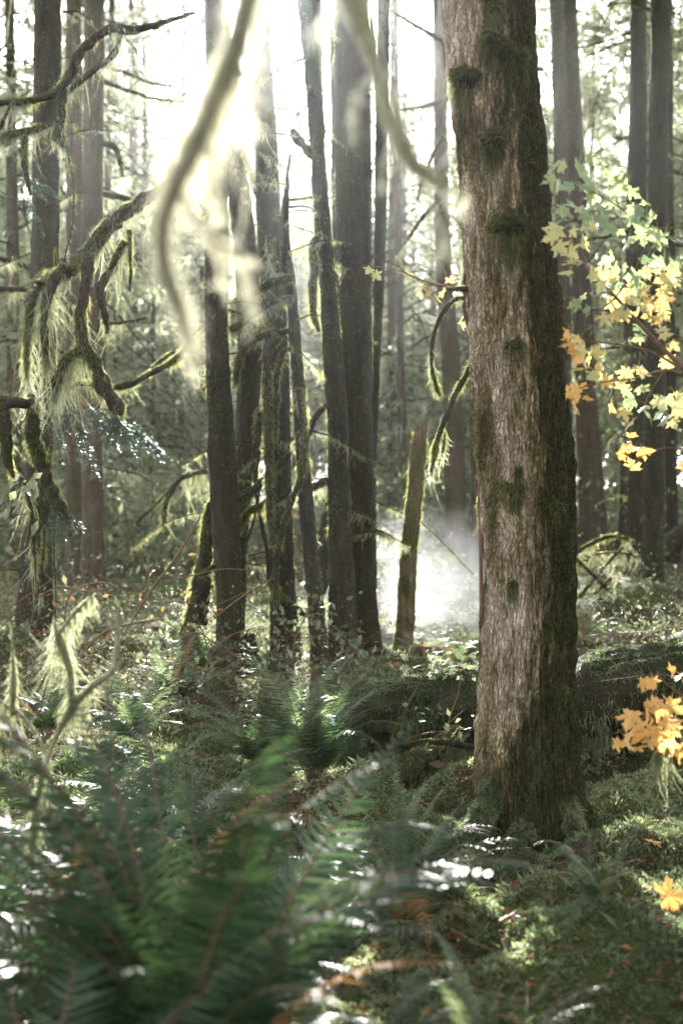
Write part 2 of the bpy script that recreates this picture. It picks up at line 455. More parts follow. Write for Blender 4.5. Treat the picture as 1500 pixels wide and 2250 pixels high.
TP = [PX(*c) for c in CP] + [np.array(v) for v in ((0, 0, 0.), (-2, 1, 0.05), (2, 1, 0), (0, -8, 0.1), (8, 5, .3), (-8, 5, .4), (9, 14, .7), (-9, 14, .8), (0, 45, 1.4), (20, 40, 1.6), (-20, 40, 1.6), (0, 70, 2.2), (40, 60, 2.5), (-40, 60, 2.5), (20, 0, .6), (-20, 0, .6), (0, 130, 3.5), (70, 110, 3.5), (-70, 110, 3.5), (60, 0, 1), (-60, 0, 1), (0, -60, .5))]
TP = np.array(TP)
MOUNDS = [((1250, 5.45), .2, .16, .10), ((1130, 5.35), .16, .14, .10), ((1390, 5.4), .22, .18, .12), ((1260, 4.7), .22, .16, .12), ((960, 5.6), .16, .14, .11), ((1010, 5.05), .18, .15, .10), ((1440, 4.5), .2, .15, .1), ((1120, 4.5), .16, .13, .09), ((1340, 7.0), .3, .2, .10), ((1060, 7.2), .25, .2, .16), ((1370, 7.9), .8, .22, -.14), ((900, 7.75), .4, .22, -.12), ((1230, 6.25), .40, .36, -.10), ((1030, 6.35), .26, .26, .15), ((790, 6.7), .26, .2, .22), ((1430, 6.15), .50, .33, .21), ((1290, 6.0), .16, .16, .08), ((1090, 5.95), .34, .16, .10), ((1420, 9.7), .8, .5, .14), ((1330, 4.9), .4, .3, .10),
          ((880, 10.6), .35, .3, .16), ((330, 11.0), .9, .35, .16), ((480, 9.6), .5, .3, .15), ((1420, 14.0), .7, .6, .3), ((200, 8.6), .6, .3, .2)]
def ground_z(x, y):
    x = np.asarray(x, float); y = np.asarray(y, float)
    num = 0; den = 0
    for p in TP:
        d2 = (x - p[0]) ** 2 + (y - p[1]) ** 2 + 0.09
        s = (1 + 0.02 * (p[1] ** 2 + p[0] ** 2)) ** 0.5
        w = (s / d2) ** 1.6
        num = num + w * p[2]; den = den + w
    z = num / den
    q = np.stack([x, y, x * 0], -1)
    for (px, d), sx, sy, h in MOUNDS:
        cx = (px - 750) / FPX * d
        z = z + h * np.exp(-(((x - cx) / sx) ** 2 + ((y - d) / sy) ** 2))
    near = np.exp(-((np.hypot(x, y) / 45.0) ** 2))
    z = z + near * (0.07 * pnoise(q * 1.1 + 5) + 0.06 * pnoise(q * 3.1) + 0.026 * pnoise(q * 8.3)) + (1 - near) * 0.5 * pnoise(q * 0.05)
    return z
def moss_mask(x, y):
    q = np.stack([x, y, x * 0 + 3.3], -1)
    m = 0.66 + 0.7 * fbm(q * 0.9, 3)
    m = m + 0.75 * np.exp(-(((x - 0.9) / 1.0) ** 2 + ((y - 5.2) / 3) ** 2))
    m = m - 0.9 * np.exp(-(((x + 0.55) / .55) ** 2 + ((y - 3.5) / 1.1) ** 2))  # moss thinned so dark floor stands for the shade under the near ferns
    m = m - 0.55 * np.exp(-(((x + 0.1) / .5) ** 2 + ((y - 6.9) / 0.8) ** 2))
    return m
def at_ground(px, d):
    x = (px - 750) / FPX * d
    return np.array([x, d, float(ground_z(x, d))])

def axis(segs):
    return np.unique(np.concatenate([np.linspace(a, b, n) for a, b, n in segs]))
gx = axis([(-300, -40, 24), (-40, -8, 50), (-8, -4, 45), (-4, 4, 260), (4, 8, 45), (8, 40, 50), (40, 300, 24)])
gy = axis([(-120, -5, 30), (-5, 2.5, 40), (2.5, 13, 340), (13, 26, 130), (26, 70, 70), (70, 400, 30)])
GX, GY = np.meshgrid(gx, gy)
GZ = ground_z(GX, GY)
ni, nj = GX.shape
ii = np.arange(ni - 1)[:, None]; jj = np.arange(nj - 1)[None]
a = ii * nj + jj
g = Geo().add(np.stack([GX, GY, GZ], -1), np.stack([a, a + 1, a + nj + 1, a + nj], -1).reshape(-1, 4))
tag(g.build('ground', M['ground']), 'dark mossy forest floor rising gently between the trees', 'ground', kind='structure')

# ------------------------------------------------------------------ trunks, fuzz, branches
def bark_disp(amp, fr, fz, seed, flare=0.0, flute=0.0):
    def f(Q, th, t, R):
        p = np.stack([np.cos(th) * R * fr, np.sin(th) * R * fr, t * fz + seed * 7.7], -1)
        w = pnoise(p * 0.6 + 3)
        n = pnoise(np.stack([p[..., 0] + w * .6, p[..., 1] + w * .6, p[..., 2]], -1))
        r = (np.abs(n) - 0.25) * amp + pnoise(p * 0.23) * amp * 0.9 + pnoise(p * 2.3) * amp * 0.35
        if flare:
            h = t
            r = r + R * flare * np.exp(-h / 0.28) * (0.45 + 0.55 * np.cos(5 * th + seed) ** 2)
        if flute:
            r = r + R * flute * np.cos(4 * th + seed + t * .2) * np.exp(-t / 2.5)
        return r
    return f

def trunk_tube(pts, d, top=16.0, base=None, disp=None, step=0.06, k=20, lean=0.0):
    """pts: (px, py, width px) from the base upwards; carried on above the frame to the height top"""
    P = [PX(x, y, d + lean * i) for i, (x, y, w) in enumerate(pts)]
    R = [w / 2 / FPX * d for x, y, w in pts]
    if P[0][2] > P[-1][2]:
        P.reverse(); R.reverse()
    b = P[0].copy()
    gz = float(ground_z(b[0], b[1]))
    if P[0][2] > gz - 0.05:
        P.insert(0, np.array([b[0], b[1], gz - 0.12])); R.insert(0, R[0] * 1.08)
    else:
        P[0][2] = gz - 0.12
    if top and top > P[-1][2] + 1:
        v = nrm(P[-1] - P[-2]); v = nrm(v * 0.35 + np.array([0, 0, 1.0]))
        h = (top - P[-1][2])
        r0 = R[-1]
        for q in (0.15, 0.4, 0.7, 1.0):
            P.append(P[-1] if False else np.array(PX(*pts[-1][:2], d) if pts[-1][1] < pts[0][1] else PX(*pts[0][:2], d)) + v * h * q)
            R.append(max(r0 * (1 - 0.75 * q), 0.012))
    return Tube(P, R, step, k, disp), np.array([b[0], b[1], gz])

def moss_fn(seed, lo=0.2, side=None, amt=0.8):
    def f(pos, d):
        m = lo + amt * fbm(pos * np.array([4.0, 4.0, 1.4]) + seed * 3.1, 3) + 0.12 * pnoise(pos * 14)
        if side is not None:
            m = m + d @ np.array(side)
        return m
    return f

def fuzz(geo, tb, n, ln, wd, mfn=None, mat=1, hang=0.9, out=0.7, rng=RNG, thr=0.35, zmax=None, tp=False):
    pos, d, i, th = tb.sample(n, rng)
    keep = np.ones(n, bool)
    if mfn is not None: keep &= mfn(pos, d) > thr + rng.normal(size=n) * 0.08
    if zmax is not None: keep &= pos[:, 2] < zmax
    pos, d, i = pos[keep], d[keep], i[keep]
    k = len(pos)
    D = nrm(d * out + rng.normal(size=(k, 3)) * 0.35 + np.array([0, 0, -hang]) * rng.uniform(0.2, 1, k)[:, None])
    L = ln * rng.lognormal(0, 0.45, k) * (0.55 + 1.1 * np.clip(pnoise(pos * 9 / max(ln * 60, .6)), -.4, .8))
    if tp: L = L * np.clip(tb.R[i] / (0.5 * ln), .22, 1)
    V, F = blades(pos - d * 0.003, D, L, wd * rng.uniform(.6, 1.4, k), np.array([0, 0, -0.45]) * L[:, None], 2, rng)
    geo.add(V, F, mat)

def moss_attr(tb, mfn):
    d = nrm(tb.V - tb.Q[:, None])
    sh = tb.V.shape
    return np.clip(mfn(tb.V.reshape(-1, 3), d.reshape(-1, 3)) * 1.0, 0, 1.2)

def drape(Q, R, n, lmean, wd, rng=RNG, clump=3.0, thr=-0.1, sway=0.24, t=None, rag=0.6):
    """beard moss hanging under a limb in ragged curtains"""
    i = rng.integers(0, len(Q), n)
    pos = Q[i] + rng.normal(size=(n, 3)) * R[i][:, None] * 0.6 - np.array([0, 0, 1]) * (R[i] * 0.4)[:, None]
    cl = pnoise(pos * clump + 2.2)
    keep = cl > thr
    pos, cl = pos[keep], cl[keep]
    k = len(pos)
    L = lmean * rng.lognormal(-0.2, rag, k) * (0.45 + 1.3 * np.clip(cl - thr, 0, 1))
    D = nrm(np.array([0, 0, -1.0]) + rng.normal(size=(k, 3)) * sway)
    bend = rng.normal(size=(k, 3)) * L[:, None] * 0.28
    bend[:, 2] = 0
    # small side tufts give each strand a feathery outline
    V, F = blades(pos, D, L, wd * rng.uniform(.6, 1.5, k), bend, 3, rng, 0.2)
    m = k * 5
    j = rng.integers(0, k, m); u = rng.uniform(0.05, 0.95, m)
    bp = pos[j] + D[j] * (L[j] * u)[:, None] + bend[j] * (u * u)[:, None]
    ln = np.minimum(L[j] * 0.35, wd * 7) * rng.uniform(.4, 1.2, m)
    D2 = nrm(D[j] + rng.normal(size=(m, 3)) * 0.8)
    V2, F2 = blades(bp, D2, ln, wd * 0.7, None, 1, rng, 0.3)
    return (V, F), (V2, F2)

def add_drape(geo, mat, *a, **k):
    for V, F in drape(*a, **k): geo.add(V, F, mat)

def mossy_branch(parent, base, pts, d, hang=0.0, hn=300, fz=900, name='branch', core=1.0, fm='moss', tp=False, moss=1.0, bark_m='bark', ln=0.022, wd=0.005, wob=0.012, dd=0.0, beard='beard', clump=3.0, thr=-0.1):
    P = []; R = []
    for i, p in enumerate(pts):
        w = p[2]; dep = d + (p[3] if len(p) > 3 else 0.0)
        P.append(PX(p[0], p[1], dep)); R.append(w / 2 / FPX * dep * core)
    L = sum(np.linalg.norm(P[i + 1] - P[i]) for i in range(len(P) - 1))
    seed = random.random() * 50
    def dp(Q, th, t, RR):
        q = np.stack([np.cos(th) * RR * 25, np.sin(th) * RR * 25, t * 14 + seed], -1)
        return RR * 0.45 * pnoise(q) + RR * 0.25 * pnoise(q * 2.2)
    tb = Tube(P, R, 0.025 if d < 13 else 0.06, 9, dp, wob, seed)
    g = Geo()
    mf = moss_fn(seed, 0.45 + 0.4 * (moss - 1), (0, 0, 0.35))
    g.add(tb.V, tb.F, 0, True, moss_attr(tb, mf))
    tb.cap(g, 0)
    fuzz(g, tb, int(fz * max(L, .3)), ln, wd, mf, 1, 0.7, 0.8, tp=tp)
    o = g.build(name, [M[bark_m], M[fm]], parent, base)
    if hang > 0:
        g2 = Geo()
        add_drape(g2, 0, tb.Q, tb.R, int(hn * max(L, .3)), hang, wd * 1.0, clump=clump, thr=thr)
        if g2.n: 
            hm = g2.build('hanging_moss', M[beard], o, base)
    return o, tb

def spray(geo, c, dir0, size, n_tw, rng=RNG, mat=0, nl=0.028, nw=0.0055):
    """a flat drooping conifer spray with real needles"""
    d0 = nrm(np.array(dir0, float))
    side = nrm(np.cross(d0, [0, 0, 1.0])); up = np.cross(side, d0)
    tws = []
    for k in range(n_tw):
        t = rng.uniform(0, 1)
        s = rng.choice([-1, 1])
        p = np.array(c) + d0 * size * t + np.array([0, 0, -0.35]) * size * t * t + rng.normal(size=3) * size * 0.06
        dd = nrm(d0 * 0.7 + side * s * rng.uniform(.3, 1.1) + rng.normal(size=3) * 0.25 + np.array([0, 0, -0.35]))
        tws.append((p, dd, size * rng.uniform(.25, .55) * (1 - 0.5 * t)))
    tws.append((np.array(c), d0, size))
    for p, dd, l in tws:
        m = max(6, int(l / 0.0035))
        t = rng.uniform(0, 1, m)
        q = p + dd * (l * t)[:, None] + np.array([0, 0, -0.3]) * (l * t * t)[:, None]
        sd = nrm(np.cross(dd, [0, 0, 1.0])) * rng.choice([-1, 1], m)[:, None]
        D = nrm(dd * 0.5 + sd + rng.normal(size=(m, 3)) * 0.35)
        V, F = kites(q, D, nl * rng.uniform(.6, 1.2, m), nw * 1.6, nrm(rng.normal(size=(m, 3)) * 0.6 + [0, 0, 1]))
        geo.add(V, F, mat, False)
        V, F = blades(np.array([p]), np.array([dd]), l, 0.004, np.array([[0, 0, -0.3 * l]]), 3, rng)
        geo.add(V, F, mat + 1)

def crown(geo, x, y, z0, z1, spread, nb, es, rng, moss=0.35, droop=0.45, wood=0, need=1, bm=2, dense=1.0, cull=True, ragged=0.5, axis_pts=None):
    """whorls of drooping conifer limbs, each with flat side sprays and rags of beard moss"""
    eB, eD, eN, eL = [], [], [], []
    mB, mL = [], []
    for b in range(nb):
        u = rng.uniform(0, 1) ** 0.9
        z = z0 + (z1 - z0) * u
        L = spread * (1 - u) ** 0.75 * rng.uniform(1 - ragged, 1.1) + 0.25
        ph = rng.uniform(0, 2 * np.pi)
        h = np.array([math.cos(ph), math.sin(ph), 0])
        sd = np.array([-math.sin(ph), math.cos(ph), 0])
        dr = droop * rng.uniform(.4, 1.9); ri = rng.uniform(-.25, .4); wv = rng.normal() * .10; wp = rng.uniform(0, 6)
        ox, oy = (x, y) if axis_pts is None else (np.interp(z, axis_pts[:, 2], axis_pts[:, 0]), np.interp(z, axis_pts[:, 2], axis_pts[:, 1]))
        o = np.array([ox, oy, z])
        def pt(t): return o + h * (L * t)[:, None] + sd * (L * wv * np.sin(4 * t + wp))[:, None] + np.array([0, 0, 1.0]) * (L * (ri * t - dr * t * t + .05 * np.sin(7 * t + wp)))[:, None]
        tt = np.linspace(0, 1, 9)
        tb_r = np.interp(tt, [0, 1], [0.008 + 0.006 * L, 0.003])
        Q = pt(tt)
        T, N_, B_ = frames(Q)
        th = np.array([0, 2.1, 4.2])
        V = Q[:, None] + tb_r[:, None, None] * (np.cos(th)[None, :, None] * N_[:, None] + np.sin(th)[None, :, None] * B_[:, None])
        i = np.arange(8)[:, None]; j = np.arange(3)[None]
        geo.add(V, np.stack([i*3+j, i*3+(j+1) % 3, (i+1)*3+(j+1) % 3, (i+1)*3+j], -1).reshape(-1, 4), wood)
        n = max(10, int(dense * L * 42 * (0.15 / es)))
        t = rng.uniform(0.18, 1.0, n) ** 0.8
        s = rng.choice([-1.0, 1.0], n)
        u2 = rng.uniform(0, 1, n)
        wl = 0.42 * L * (1.05 - t) + es
        q = pt(t) + sd * (s * u2 * wl)[:, None] + h * (u2 * wl * 0.5)[:, None]
        q[:, 2] += -0.28 * u2 * wl + rng.normal(size=n) * es * 0.25
        D = nrm(h * 0.7 + sd * s[:, None] * 0.8 + rng.normal(size=(n, 3)) * 0.35 + np.array([0, 0, -0.35]))
        eB.append(q); eD.append(D); eL.append(es * rng.uniform(.6, 1.4, n))
        eN.append(nrm(np.array([0, 0, 1.0]) + rng.normal(size=(n, 3)) * 0.5))
        if moss > 0:
            k = int(L * 26 * moss)
            if k:
                t = rng.uniform(0.05, 0.95, k)
                gate = rng.uniform(0, 1) 
                mB.append(pt(t) + rng.normal(size=(k, 3)) * 0.03)
                mL.append(rng.lognormal(-1.6, 0.6, k) * (0.5 + gate))
    B = np.concatenate(eB); D = np.concatenate(eD); Nn = np.concatenate(eN); L = np.concatenate(eL)
    if cull:
        k = ~in_shaft(B); B, D, Nn, L = B[k], D[k], Nn[k], L[k]
    V, F = kites(B, D, L, L * 0.36, Nn)
    geo.add(V, F, need, False)
    if mB:
        B = np.concatenate(mB); L = np.concatenate(mL)
        if cull:
            k = ~in_shaft(B); B, L = B[k], L[k]
        n = len(B)
        V, F = blades(B, nrm(np.array([0, 0, -1.0]) + rng.normal(size=(n, 3)) * 0.12), L, 0.012 + 0.02 * rng.uniform(0, 1, n) * (es / 0.15), rng.normal(size=(n, 3)) * 0.04, 2, rng, 0.25)
        geo.add(V, F, bm)

# ------------------------------------------------------------------ the big trunk in front
MAIN = [(1172, 1880, 235), (1160, 1780, 205), (1152, 1650, 205), (1157, 1500, 196), (1164, 1250, 188), (1151, 1000, 199), (1131, 750, 202), (1114, 500, 190), (1091, 250, 187), (1070, 0, 190), (1060, -150, 188)]
tb, base = trunk_tube(MAIN, 6.5, 16, disp=bark_disp(0.028, 85, 6.0, 1.0, 0.60), step=0.012, k=320)
main = thing('conifer_tree', 'large pink-grey barked conifer trunk with mossy shaded side, in front of the mossy log', 'tree', base)
def main_moss(pos, d):
    cx = np.interp(pos[:, 2], tb.Q[:, 2], tb.Q[:, 0])
    r = np.interp(pos[:, 2], tb.Q[:, 2], tb.R)
    u = (pos[:, 0] - cx) / r                       # -1 left .. 1 right
    edge = -0.10 + 0.25 * pnoise(pos * np.array([1, 1, 1.3]) + 4) + 0.36 * pnoise(pos * np.array([9, 9, 2.0])) + 0.34 * pnoise(pos * np.array([34, 34, 5])) + 0.25 * pnoise(pos * np.array([80, 80, 22]))
    edge = edge + np.interp(pos[:, 2], [0, .25, .6, 1.2, 2, 3, 4], [-.75, -.6, -.02, .08, .06, .06, .02])
    m = (u - edge) * 1.15 + 0.40
    low = np.exp(-np.maximum(pos[:, 2] - base[2] - 0.05, 0) / 0.22)
    m = np.maximum(m, 0.25 + 0.75 * low + 0.6 * fbm(pos * np.array([7, 7, 2]), 2))
    m = np.where(pos[:, 1] > 6.52, 0.7, m)
    return m
g = Geo().add(tb.V, tb.F, 0, True, np.clip(main_moss(tb.V.reshape(-1, 3), None), 0, 1.1))
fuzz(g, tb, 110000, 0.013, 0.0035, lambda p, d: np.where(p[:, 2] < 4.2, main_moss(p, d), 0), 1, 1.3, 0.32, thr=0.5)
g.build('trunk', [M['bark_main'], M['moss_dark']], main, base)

def moss_clump(parent, base, px, py, d_c, R_c, rx, rz, n=1500, depth=0.05, hang=0.05):
    """a cushion of moss on an old branch stub: a lumpy pad with strands trailing below it"""
    c = PX(px, py, d_c)
    cx = np.interp(c[2], tb.Q[:, 2], tb.Q[:, 0])
    off = np.clip((c[0] - cx) / R_c, -.97, .97)
    nrmv = np.array([off, -math.sqrt(1 - off * off), 0])
    c = np.array([cx, 6.5, c[2]]) + nrmv * R_c * 0.97
    tang = np.array([-nrmv[1], nrmv[0], 0])
    u, v = np.meshgrid(np.linspace(0, 2 * np.pi, 28, endpoint=False), np.linspace(-np.pi / 2, np.pi / 2, 15))
    s = np.stack([np.cos(v) * np.cos(u), np.cos(v) * np.sin(u), np.sin(v)], -1)
    rr = 1 + 0.35 * fbm(s * 2.2 + px, 3)
    taper = 1 - 0.45 * np.clip(-s[..., 2], 0, 1)
    Pp = c + (s[..., 0] * rr * rx * taper)[..., None] * tang + (s[..., 1] * rr * depth * taper)[..., None] * nrmv + (s[..., 2] * rr * rz)[..., None] * np.array([0, 0, 1])
    i = np.arange(14)[:, None]; j = np.arange(28)[None]; a = i * 28 + j; b = i * 28 + (j + 1) % 28
    g = Geo().add(Pp, np.stack([a, b, b + 28, a + 28], -1).reshape(-1, 4), 0, True, np.ones(15 * 28))
    k = RNG.integers(0, 15 * 28, n)
    pos = Pp.reshape(-1, 3)[k]; d = nrm(pos - c)
    D = nrm(d * 0.8 + RNG.normal(size=(n, 3)) * .4 + np.array([0, 0, -0.9]) * (0.4 - d[:, 2:3]))
    L = (0.016 + hang * np.clip(-d[:, 2], 0, 1)) * RNG.lognormal(0, .4, n)
    V, F = blades(pos, D, L, 0.004, np.array([0, 0, -.4]) * L[:, None], 2)
    g.add(V, F, 1)
    return g.build('moss_clump', [M['bark'], M['moss_pad']], parent, base)
r6 = 0.2
for px, py, rx, rz, dp, hg in ((1018, 196, .075, .055, .085, .05), (1072, 335, .055, .05, .07, .05), (1107, 517, .085, .065, .09, .07), (1066, 120, .05, .045, .04, .03), (1075, 52, .04, .035, .04, .03),
                               (1118, 1078, .06, .04, .035, .03), (1120, 772, .05, .04, .03, .03), (1165, 985, .05, .04, .025, .03), (1215, 1508, .045, .03, .035, .02), (1120, 150, .07, .05, .035, .04)):
    moss_clump(main, base, px, py, 6.5, r6, rx, rz, 1700, dp, hg)
for q in range(8):
    py = RNG.uniform(20, 1750); cxm = np.interp(py, [0, 500, 1000, 1800], [1080, 1115, 1150, 1165])
    moss_clump(main, base, cxm + RNG.uniform(-55, 75), py, 6.5, r6, RNG.uniform(.018, .045), RNG.uniform(.015, .035), 600, RNG.uniform(.012, .03), .03)
for pts in ([(1225, 1760, 60, -.12), (1256, 1835, 56, -.20), (1290, 1890, 44, -.32), (1335, 1930, 26, -.46), (1370, 1955, 10, -.5)], [(1085, 1730, 54, -.12), (1058, 1785, 50, -.20), (1015, 1832, 34, -.30), (960, 1860, 14, -.36)],
            [(1150, 1800, 56, -.16), (1140, 1868, 52, -.31), (1112, 1928, 32, -.48), (1085, 1968, 12, -.6)]):
    mossy_branch(main, base, pts, 6.5, 0, name='root', bark_m='bark', fm='ground_moss', moss=1.9, fz=26000, ln=.020, wd=.0042, wob=.02)
o, _ = mossy_branch(main, base, [(1046, 636, 16, -.05), (1020, 633, 13, -.08), (992, 634, 9, -.1), (980, 632, 6, -.1)], 6.5, name='broken_branch', moss=.2, bark_m='bark_red', fz=200)
g = Geo()
crown(g, base[0] - .35, base[1], 7.5, 16.5, 3.4, 46, 0.26, RNG, 0.3)
g.build('crown', [M['bark'], M['needles'], M['beard']], main, base)

# ------------------------------------------------------------------ the middle clump and the other trunks one can name
TREES = {}
def tree(key, label, pts, d, top, bk='bark', lo=0.2, side=None, fz=22000, ln=0.019, wd=0.005, flare=0.3, disp=0.014, crown_z=None, spread=2.4, nb=34, k=36, step=0.03, name='conifer_tree', group=None, es=0.26):
    seed = len(TREES) * 1.37 + 2
    t, b = trunk_tube(pts, d, top, disp=bark_disp(disp, 55 if d < 14 else 38, 6, seed, flare), step=step, k=k)
    th = thing(name, label, 'tree', b, group)
    mf = moss_fn(seed, lo, side)
    g = Geo().add(t.V, t.F, 0, True, moss_attr(t, mf))
    fuzz(g, t, fz, ln, wd, None, 1, 0.8, 0.8, zmax=CAMZ + 0.40 * d, thr=0.2) if lo > 0.5 else fuzz(g, t, fz, ln, wd, mf, 1, 0.8, 0.8, zmax=CAMZ + 0.40 * d, thr=0.22)
    g.build('trunk', [M[bk], M['moss']], th, b)
    if crown_z:
        g = Geo()
        crown(g, b[0], b[1], crown_z, top + .4, spread, nb, es, RNG, 0.3, axis_pts=t.Q[np.argsort(t.Q[:, 2])])
        g.build('crown', [M['bark'], M['needles'], M['beard']], th, b)
    TREES[key] = (th, b, d)
    return th, b

tree('A', 'dark bare trunk with a lit mossy right edge, leftmost of the middle clump', [(505, 1510, 66), (504, 1400, 56), (500, 1250, 57), (488, 1000, 62), (478, 800, 52), (476, 650, 52), (478, 480, 46), (476, 250, 44), (474, 0, 42)], 10.5, 15, crown_z=8.5)
tree('B', 'dark trunk just behind the leftmost clump trunk, bending left towards its top', [(515, 1420, 44), (530, 1080, 42), (545, 900, 51), (548, 700, 53), (540, 550, 52), (525, 430, 48), (505, 250, 45), (490, 100, 43), (480, -50, 42)], 11.6, 15, crown_z=8.8)
tree('C', 'tall straight trunk behind the mossy hanging vines in the middle clump', [(628, 1440, 66), (618, 1250, 52), (614, 1000, 53), (606, 800, 54), (597, 600, 54), (588, 400, 54), (577, 200, 49), (567, 0, 46), (562, -100, 45)], 11.2, 17, crown_z=9)
tree('D', 'thin dead leaning trunk tapering to a spike between two thicker clump trunks', [(700, 1440, 36), (694, 1330, 34), (672, 1100, 34), (660, 900, 27), (648, 750, 24), (637, 620, 22), (624, 500, 20), (630, 420, 12), (638, 330, 6), (640, 318, 2)], 10.6, None, fz=7000, k=24)
tree('E', 'slender curved trunk leaning left in front of the thickest clump trunk', [(757, 1490, 74), (752, 1380, 62), (748, 1250, 56), (745, 1100, 50), (740, 900, 44), (725, 700, 40), (710, 500, 35), (700, 350, 31), (688, 150, 43), (680, 0, 50), (675, -100, 50)], 10.8, 15, crown_z=8.6)
tree('F', 'thickest straight trunk on the sunny side of the middle clump', [(795, 1450, 84), (790, 1300, 72), (788, 1100, 70), (783, 900, 69), (778, 600, 76), (776, 400, 80), (771, 0, 74), (770, -100, 72)], 11.8, 18, crown_z=9.5, spread=2.8)
tree('G', 'thin far trunk peeking out behind the thickest clump trunk', [(818, 1400, 16), (819, 1200, 15), (822, 900, 16), (830, 700, 20), (834, 500, 26), (838, 300, 28), (842, 0, 28)], 13.0, 14, crown_z=8, fz=6000, k=20, nb=20)
tree('I', 'narrow pale trunk seen between the curved trunk and the thickest trunk', [(752, 1400, 18), (738, 500, 17), (733, 200, 16), (730, 0, 15)], 15.0, 14, crown_z=8.5, fz=5000, k=16, nb=20)
tree('L1', 'dark trunk hung with mossy boughs and moss curtains, leftmost in the wood', [(78, 1370, 78), (80, 1250, 66), (84, 1100, 60), (90, 900, 60), (97, 700, 60), (101, 500, 60), (103, 300, 60), (105, 0, 61), (106, -100, 60)], 11.4, 16, crown_z=8, side=(.15, 0, 0))
tree('L2', 'reddish brown trunk, the slimmer of a pair beyond the moss-hung tree', [(165, 1310, 46), (165, 1200, 42), (165, 800, 38), (164, 400, 36), (162, 0, 35), (162, -80, 35)], 16, 17, 'bark_red', fz=9000, crown_z=9.5, k=28)
tree('L3', 'brown trunk with a bright edge, the stouter of a pair beyond the moss-hung tree', [(206, 1300, 52), (204, 1150, 46), (202, 900, 46), (202, 600, 46), (205, 300, 46), (208, 0, 45), (209, -80, 44)], 15, 17, 'bark_red', fz=10000, crown_z=9.5, side=(.2, 0, 0), k=28)
tree('R1', 'hazy brown trunk between the broken snag and the big trunk', [(1007, 1270, 54), (1002, 1150, 47), (998, 1000, 45), (990, 800, 41), (975, 600, 35), (968, 300, 31), (965, 0, 28), (964, -80, 28)], 19.5, 19, 'bark_red', fz=6000, wd=.008, ln=.03, crown_z=9, k=24, spread=2.6)
tree('R2', 'thin hazy trunk half hidden by the left edge of the big trunk', [(1052, 1290, 40), (1049, 1000, 32), (1045, 750, 28), (1040, 400, 26), (1036, 0, 24)], 18.5, 17, 'bark_red', fz=5000, wd=.008, ln=.03, crown_z=9, k=20)
tree('R3', 'slim pale trunk close against its leaning neighbour behind the maple leaves', [(1245, 1200, 34), (1240, 900, 32), (1238, 700, 31), (1230, 300, 30), (1222, 0, 30), (1220, -80, 30)], 19.6, 19, 'bark_red', fz=5000, wd=.009, ln=.03, crown_z=10, k=20)
tree('R4', 'leaning trunk that widens to a broad foot, behind the orange leaf cluster', [(1302, 1195, 64), (1300, 1130, 58), (1293, 1000, 52), (1288, 900, 50), (1275, 600, 42), (1262, 300, 35), (1250, 0, 32), (1248, -80, 32)], 20, 19, 'bark_red', fz=6000, wd=.009, ln=.035, crown_z=10, k=24)
tree('R5', 'straight brown trunk, farther of the pair by the photo edge beyond the maple', [(1397, 1275, 44), (1396, 1200, 40), (1400, 900, 36), (1402, 500, 35), (1402, 0, 34), (1402, -80, 34)], 18, 18, fz=8000, crown_z=9, k=28)
tree('R6', 'straight dark trunk, nearer of the pair by the photo edge beyond the maple', [(1437, 1360, 52), (1436, 1250, 46), (1436, 1000, 46), (1440, 700, 44), (1445, 300, 42), (1450, 0, 41), (1451, -80, 41)], 15, 17, fz=10000, crown_z=9, k=28, lo=.25)
tree('R7', 'short-looking dark trunk beside the dark leaning log at the photo edge', [(1474, 1290, 36), (1472, 1100, 32), (1470, 900, 30), (1466, 500, 28), (1462, 0, 26)], 19, 16, fz=5000, crown_z=9, k=20)

# broken snag
P = [PX(x, y, 11.5) for x, y, w in [(880, 1470, 40), (886, 1400, 38), (893, 1300, 36), (902, 1180, 35), (913, 1060, 34), (920, 985, 33), (924, 952, 30)]]
R = [w / 2 / FPX * 11.5 for w in (42, 38, 36, 35, 34, 33, 28)]
t = Tube(P, R, 0.02, 30, bark_disp(0.016, 50, 7, 5, .2))
b = at_ground(882, 11.5)
sn = thing('tree_snag', 'broken leaning snag with a jagged top and glowing mossy edges', 'snag', b)
mf = moss_fn(8, .5)
V = t.V.copy()
ang = np.linspace(0, 2 * np.pi, 30, endpoint=False)
jag = 0.045 * pnoise(np.stack([np.cos(ang) * 2.5, np.sin(ang) * 2.5, ang * 0], -1)) + 0.05 * np.cos(ang - .6)
V[-1, :, 2] += jag + .02; V[-2, :, 2] += jag * .5
g = Geo().add(V, t.F, 0, True, moss_attr(t, mf))
g.add(np.concatenate([V[-1], [V[-1].mean(0) - [0, 0, .06]]]), np.stack([np.arange(30), (np.arange(30) + 1) % 30, np.full(30, 30)], -1))
fuzz(g, t, 12000, .018, .005, mf, 1, .8, .9, thr=.1)
g.build('trunk', [M['dead_wood'], M['moss']], sn, b)
S = Geo()
for q in range(7):
    a0 = RNG.uniform(0, 6.28); c = V[-1][int(a0 / 6.29 * 30)]
    Vb, Fb = blades(np.array([c - [0, 0, .03]]), np.array([[.1, 0, 1.]]), RNG.uniform(.05, .12), .03, None, 2, tip=.1); S.add(Vb, Fb, 0)
S.build('splinter', M['dead_wood'], sn, b)

